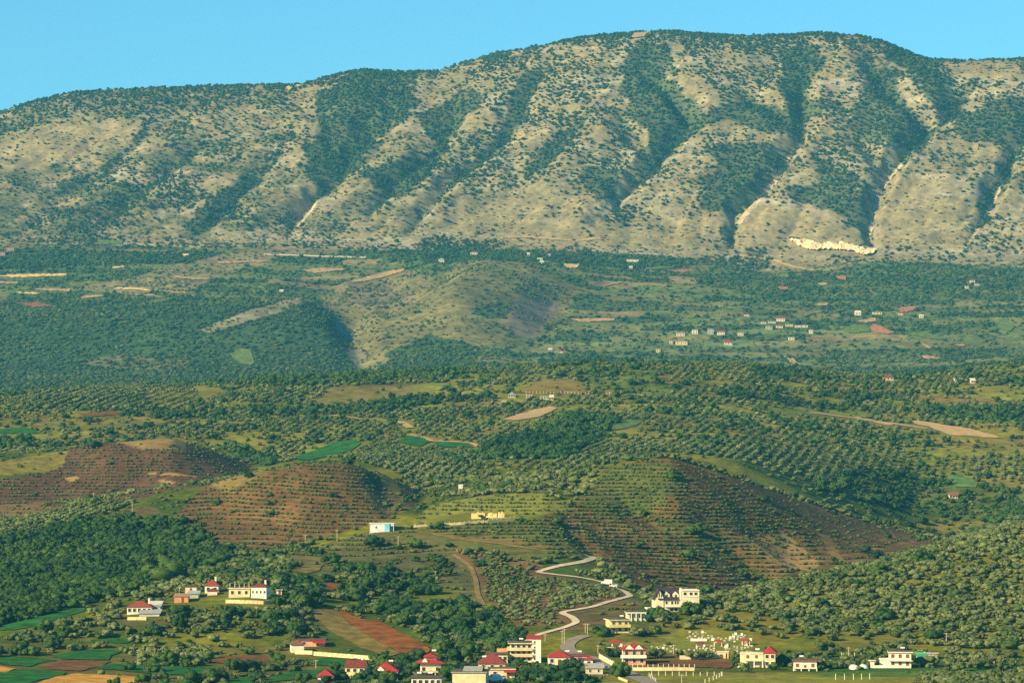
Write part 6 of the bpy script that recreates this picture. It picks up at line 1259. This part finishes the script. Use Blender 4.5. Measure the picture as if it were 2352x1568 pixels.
# power poles
PW = surface('pole_wood', (.50, .43, .32), .9, .2, 1.0)
def pole(u, v, h, label, arm=1, tilt=0):
    p = hit(u, v); r = empty('utility_pole', p); tag(r, label, 'pole', 'power line poles'); r.rotation_euler[1] = tilt
    MB().cyl(0, 0, -.5, h, .17, .11, 7).obj('shaft', PW, r)
    if arm:
        a = MB().box(-.9, .9, -.06, .06, h - .45, h - .30).obj('crossarm', PW, r)
        for x in (-.8, .8): MB().cyl(x, 0, h - .29, h - .08, .06, .05, 6).obj('insulator', IRON, a)
for u, v, vt, l in ((305,1177,1152,'pole on the bare slope above the dark wood'), (216,1145,1131,'pole below the dark brown hill'), (702,1248,1227,'westernmost pole on the spur west of the hilltop house'), (775,1242,1216,'pole on the spur just west of the hilltop house'), (850,1242,1201,'tall pole in front of the hilltop house'), (915,1257,1230,'pole on the orchard slope below the hilltop house'), (1000,1331,1310,'pole in the green orchard terraces'),
    (1115,1403,1393,'short pole at the foot of the dirt path'), (1291,1475,1447,'western one of two poles side by side below the road bend'), (1296,1477,1443,'eastern one of two poles side by side below the road bend'), (1344,1452,1431,'western one of two poles beside the upper road'), (1349,1456,1431,'eastern one of two poles beside the upper road'), (1252,1470,1455,'short pole under the winding road'), (1373,1499,1480,'pole by the road junction near the archway'),
    (1546,1501,1479,'pole standing among the graves'), (1565,1567,1547,'pole with crossarm in the green meadow'), (1947,1515,1485,'pole behind the polytunnels'), (2171,1480,1452,'pole among the olive trees above the green-roofed shed'), (590,1415,1391,'pole below the white block house'), (414,1362,1347,'pole behind the orange brick shed'), (727,1533,1514,'pole in the green field below the stone wall'), (928,1549,1531,'thin pole between the two red-roofed houses')):
    p = hit(u, v); pole(u, v, (v - vt) * p.y / FPX, 'wooden ' + l, 1)
# post fences
def fence(pts, n, h, label, mat=None):
    P_ = [hit(*q) for q in pts]; o = P_[0]; r = empty('fence', o); tag(r, label, 'fence'); mat = mat or TRIM
    L = [(q - p).length for p, q in zip(P_[:-1], P_[1:])]; T_ = sum(L); me = MB().box(-.10, .10, -.10, .10, -.3, h).mesh('post', mat); pr = None; w = MB()
    for k in range(n):
        d = T_ * k / (n - 1); i = 0
        while i < len(L) - 1 and d > L[i]: d -= L[i]; i += 1
        p = P_[i] + (P_[i + 1] - P_[i]) * min(1, d / L[i]); q = Vector((p.x, p.y, ground(p.x, p.y))) - o
        e = link('post', me, (), r); e.location = q
        if pr is not None:
            for z in (h * .5, h * .9): w.add([(pr.x, pr.y, pr.z + z), (q.x, q.y, q.z + z), (q.x, q.y, q.z + z + .03), (pr.x, pr.y, pr.z + z + .03), (pr.x, pr.y + .03, pr.z + z), (q.x, q.y + .03, q.z + z)], [(0, 1, 2, 3), (0, 4, 5, 1), (3, 2, 5, 4)])
        pr = q
    w.obj('wire', IRON, r)
fence([(1496, 1550), (1560, 1551), (1655, 1551)], 11, 1.5, 'row of short white posts across the meadow below the cream wall')
fence([(1490, 1553), (1505, 1566)], 5, 1.5, 'short slanting row of white posts beside the road in the meadow')
fence([(1618, 1568), (1640, 1560), (1657, 1551)], 6, 1.5, 'slanting row of white posts at the east end of the meadow')
fence([(1917, 1560), (1957, 1560), (1995, 1559)], 5, 2.1, 'row of five stout white posts in the meadow below the polytunnels')
fence([(1900, 1505), (1950, 1506), (2020, 1505)], 9, 1.3, 'post fence behind the polytunnels')
fence([(1400, 905), (1290, 903), (1200, 902)], 26, 1.6, 'long row of pale vine posts on the far grassy hill')
fence([(2110, 1530), (2200, 1528), (2330, 1524)], 14, 1.2, 'row of thin stakes in the olive garden east of the white two-storey house')
# polytunnels
PT = surface('tunnel_film', (.62, .64, .56), .5, .15, .5)
for u0, u1, v, l in ((1951, 1975, 1537, 'western one of two pale polytunnels below the olive hill'), (1974, 1995, 1536, 'eastern one of two pale polytunnels below the olive hill')):
    p, s = at((u0 + u1) / 2, v); r = empty('polytunnel', p); tag(r, l, 'polytunnel', 'pale polytunnels'); w_ = (u1 - u0) * s / 2; m = MB(); n = 10
    for (ya, ra), (yb, rb) in zip(((0, .25), (.9, .8), (2, 1), (8, 1)), ((.9, .8), (2, 1), (8, 1), (9, .6))):
        for k in range(n):
            q = [(math.cos(math.pi * x / n), math.sin(math.pi * x / n)) for x in (k, k + 1)]
            m.add([(q[0][0] * w_ * ra, ya, q[0][1] * 1.7 * ra - .2), (q[1][0] * w_ * ra, ya, q[1][1] * 1.7 * ra - .2), (q[1][0] * w_ * rb, yb, q[1][1] * 1.7 * rb - .2), (q[0][0] * w_ * rb, yb, q[0][1] * 1.7 * rb - .2)], [(0, 1, 2, 3)])
    m.obj('film', PT, r)
    for y in (2, 5, 8):
        a = MB()
        for k in range(n):
            q = [(math.cos(math.pi * x / n), math.sin(math.pi * x / n)) for x in (k, k + 1)]
            a.add([(q[0][0] * w_ * 1.02, y, q[0][1] * 1.75 - .2), (q[1][0] * w_ * 1.02, y, q[1][1] * 1.75 - .2), (q[1][0] * w_ * 1.02, y + .15, q[1][1] * 1.75 - .2), (q[0][0] * w_ * 1.02, y + .15, q[0][1] * 1.75 - .2)], [(0, 1, 2, 3)])
        a.obj('hoop', TRIM, r)
# vehicles
RUB = surface('tyre_rubber', (.03, .03, .03), .9, .1, 1)
def vehicle(name, u, v, rz, L_, H_, col, label, cat, van=False, lift=0):
    p = hit(u, v); r = empty(name, p + Vector((0, 0, .35 + lift)), rz); tag(r, label, cat); pm = paint(col, .35, .04, 1, 'car_paint')
    prof = [(-L_ / 2, .35), (L_ / 2, .35), (L_ / 2, .95), (L_ / 2 - .1, 1.15), (L_ / 2 - .9, H_ * .62), (L_ / 2 - 1.7, H_), (-L_ / 2 + .1, H_), (-L_ / 2, H_ - .25)] if van else \
           [(-L_ / 2, .35), (L_ / 2, .35), (L_ / 2, .75), (L_ / 2 - 1.1, .92), (L_ / 2 - 1.8, H_), (-L_ / 2 + 1.0, H_), (-L_ / 2 + .1, .95), (-L_ / 2, .85)]
    MB().prism(prof, -.9, .9).obj('body', pm, r)
    if van: MB().prism([(L_ / 2 - 1.75, H_ - .75), (L_ / 2 - 1.05, H_ - .75), (L_ / 2 - 1.35, H_ - .22), (L_ / 2 - 1.75, H_ - .18)], -.92, .92).obj('side_window', GLASS, r)
    else: MB().prism([(L_ / 2 - 1.35, .95), (L_ / 2 - 1.9, H_ - .08), (-L_ / 2 + 1.05, H_ - .08), (-L_ / 2 + .45, .97)], -.92, .92).obj('side_window', GLASS, r)
    for x in (-L_ / 2 + .9, L_ / 2 - .9):
        for y in (-.86, .86):
            w = MB(); n = 12; w.add([(.34 * math.cos(6.2832 * k / n), yy, .34 * math.sin(6.2832 * k / n)) for yy in (-.11, .11) for k in range(n)], [(k, (k + 1) % n, n + (k + 1) % n, n + k) for k in range(n)] + [tuple(range(n)), tuple(range(n, 2 * n))])
            w.obj('wheel', RUB, r, (x, y, .34))
    for y in (-.6, .6): MB().box(-.04, .04, -.16, .16, -.08, .08).obj('headlight', TRIM, r, (L_ / 2 + .01, y, .72))
vehicle('van', 1136, 1566, math.pi + .1, 5.4, 2.5, (.80, .80, .78), 'white delivery van parked beside the cream warehouse', 'van', True)
vehicle('parked_car', 1151, 1562, math.pi + .2, 4.2, 1.45, (.35, .45, .55), 'pale blue car parked behind the white van', 'car')
vehicle('parked_car', 1383, 1537, 2.3, 4.2, 1.45, (.30, .32, .34), 'grey car on the road beside the sloping cream wall', 'car', False, .3)
vehicle('truck', 1395, 1345, 2.6, 5.8, 2.4, (.45, .47, .45), 'grey lorry on the bend of the winding road', 'truck', True, .3)
vehicle('parked_car', 1410, 1351, 2.5, 4.2, 1.5, (.55, .57, .55), 'silver car following the grey lorry down the winding road', 'car', False, .3)
# ------------------------------------------------------------------ air
hz = bpy.data.meshes.new('haze'); x0, x1, y0, y1, z0, z1 = -2600, 2600, -300, 12000, min(float(GZ.min()), 0) - 8, float(GZ.max()) + 45
hz.from_pydata([(x, y, z) for x in (x0, x1) for y in (y0, y1) for z in (z0, z1)], [], [(0, 1, 3, 2), (4, 6, 7, 5), (0, 4, 5, 1), (2, 3, 7, 6), (0, 2, 6, 4), (1, 5, 7, 3)])
hm_ = bpy.data.materials.new('haze'); hm_.use_nodes = True; hn = hm_.node_tree; hn.nodes.clear()
pv = hn.nodes.new('ShaderNodeVolumePrincipled'); pv.inputs['Color'].default_value = (.12, .62, 1.0, 1); pv.inputs['Density'].default_value = 4.2e-5; pv.inputs['Anisotropy'].default_value = 0
ho = hn.nodes.new('ShaderNodeOutputMaterial'); hn.links.new(pv.outputs[0], ho.inputs['Volume'])
tag(link('haze', hz, [hm_]), kind='stuff')
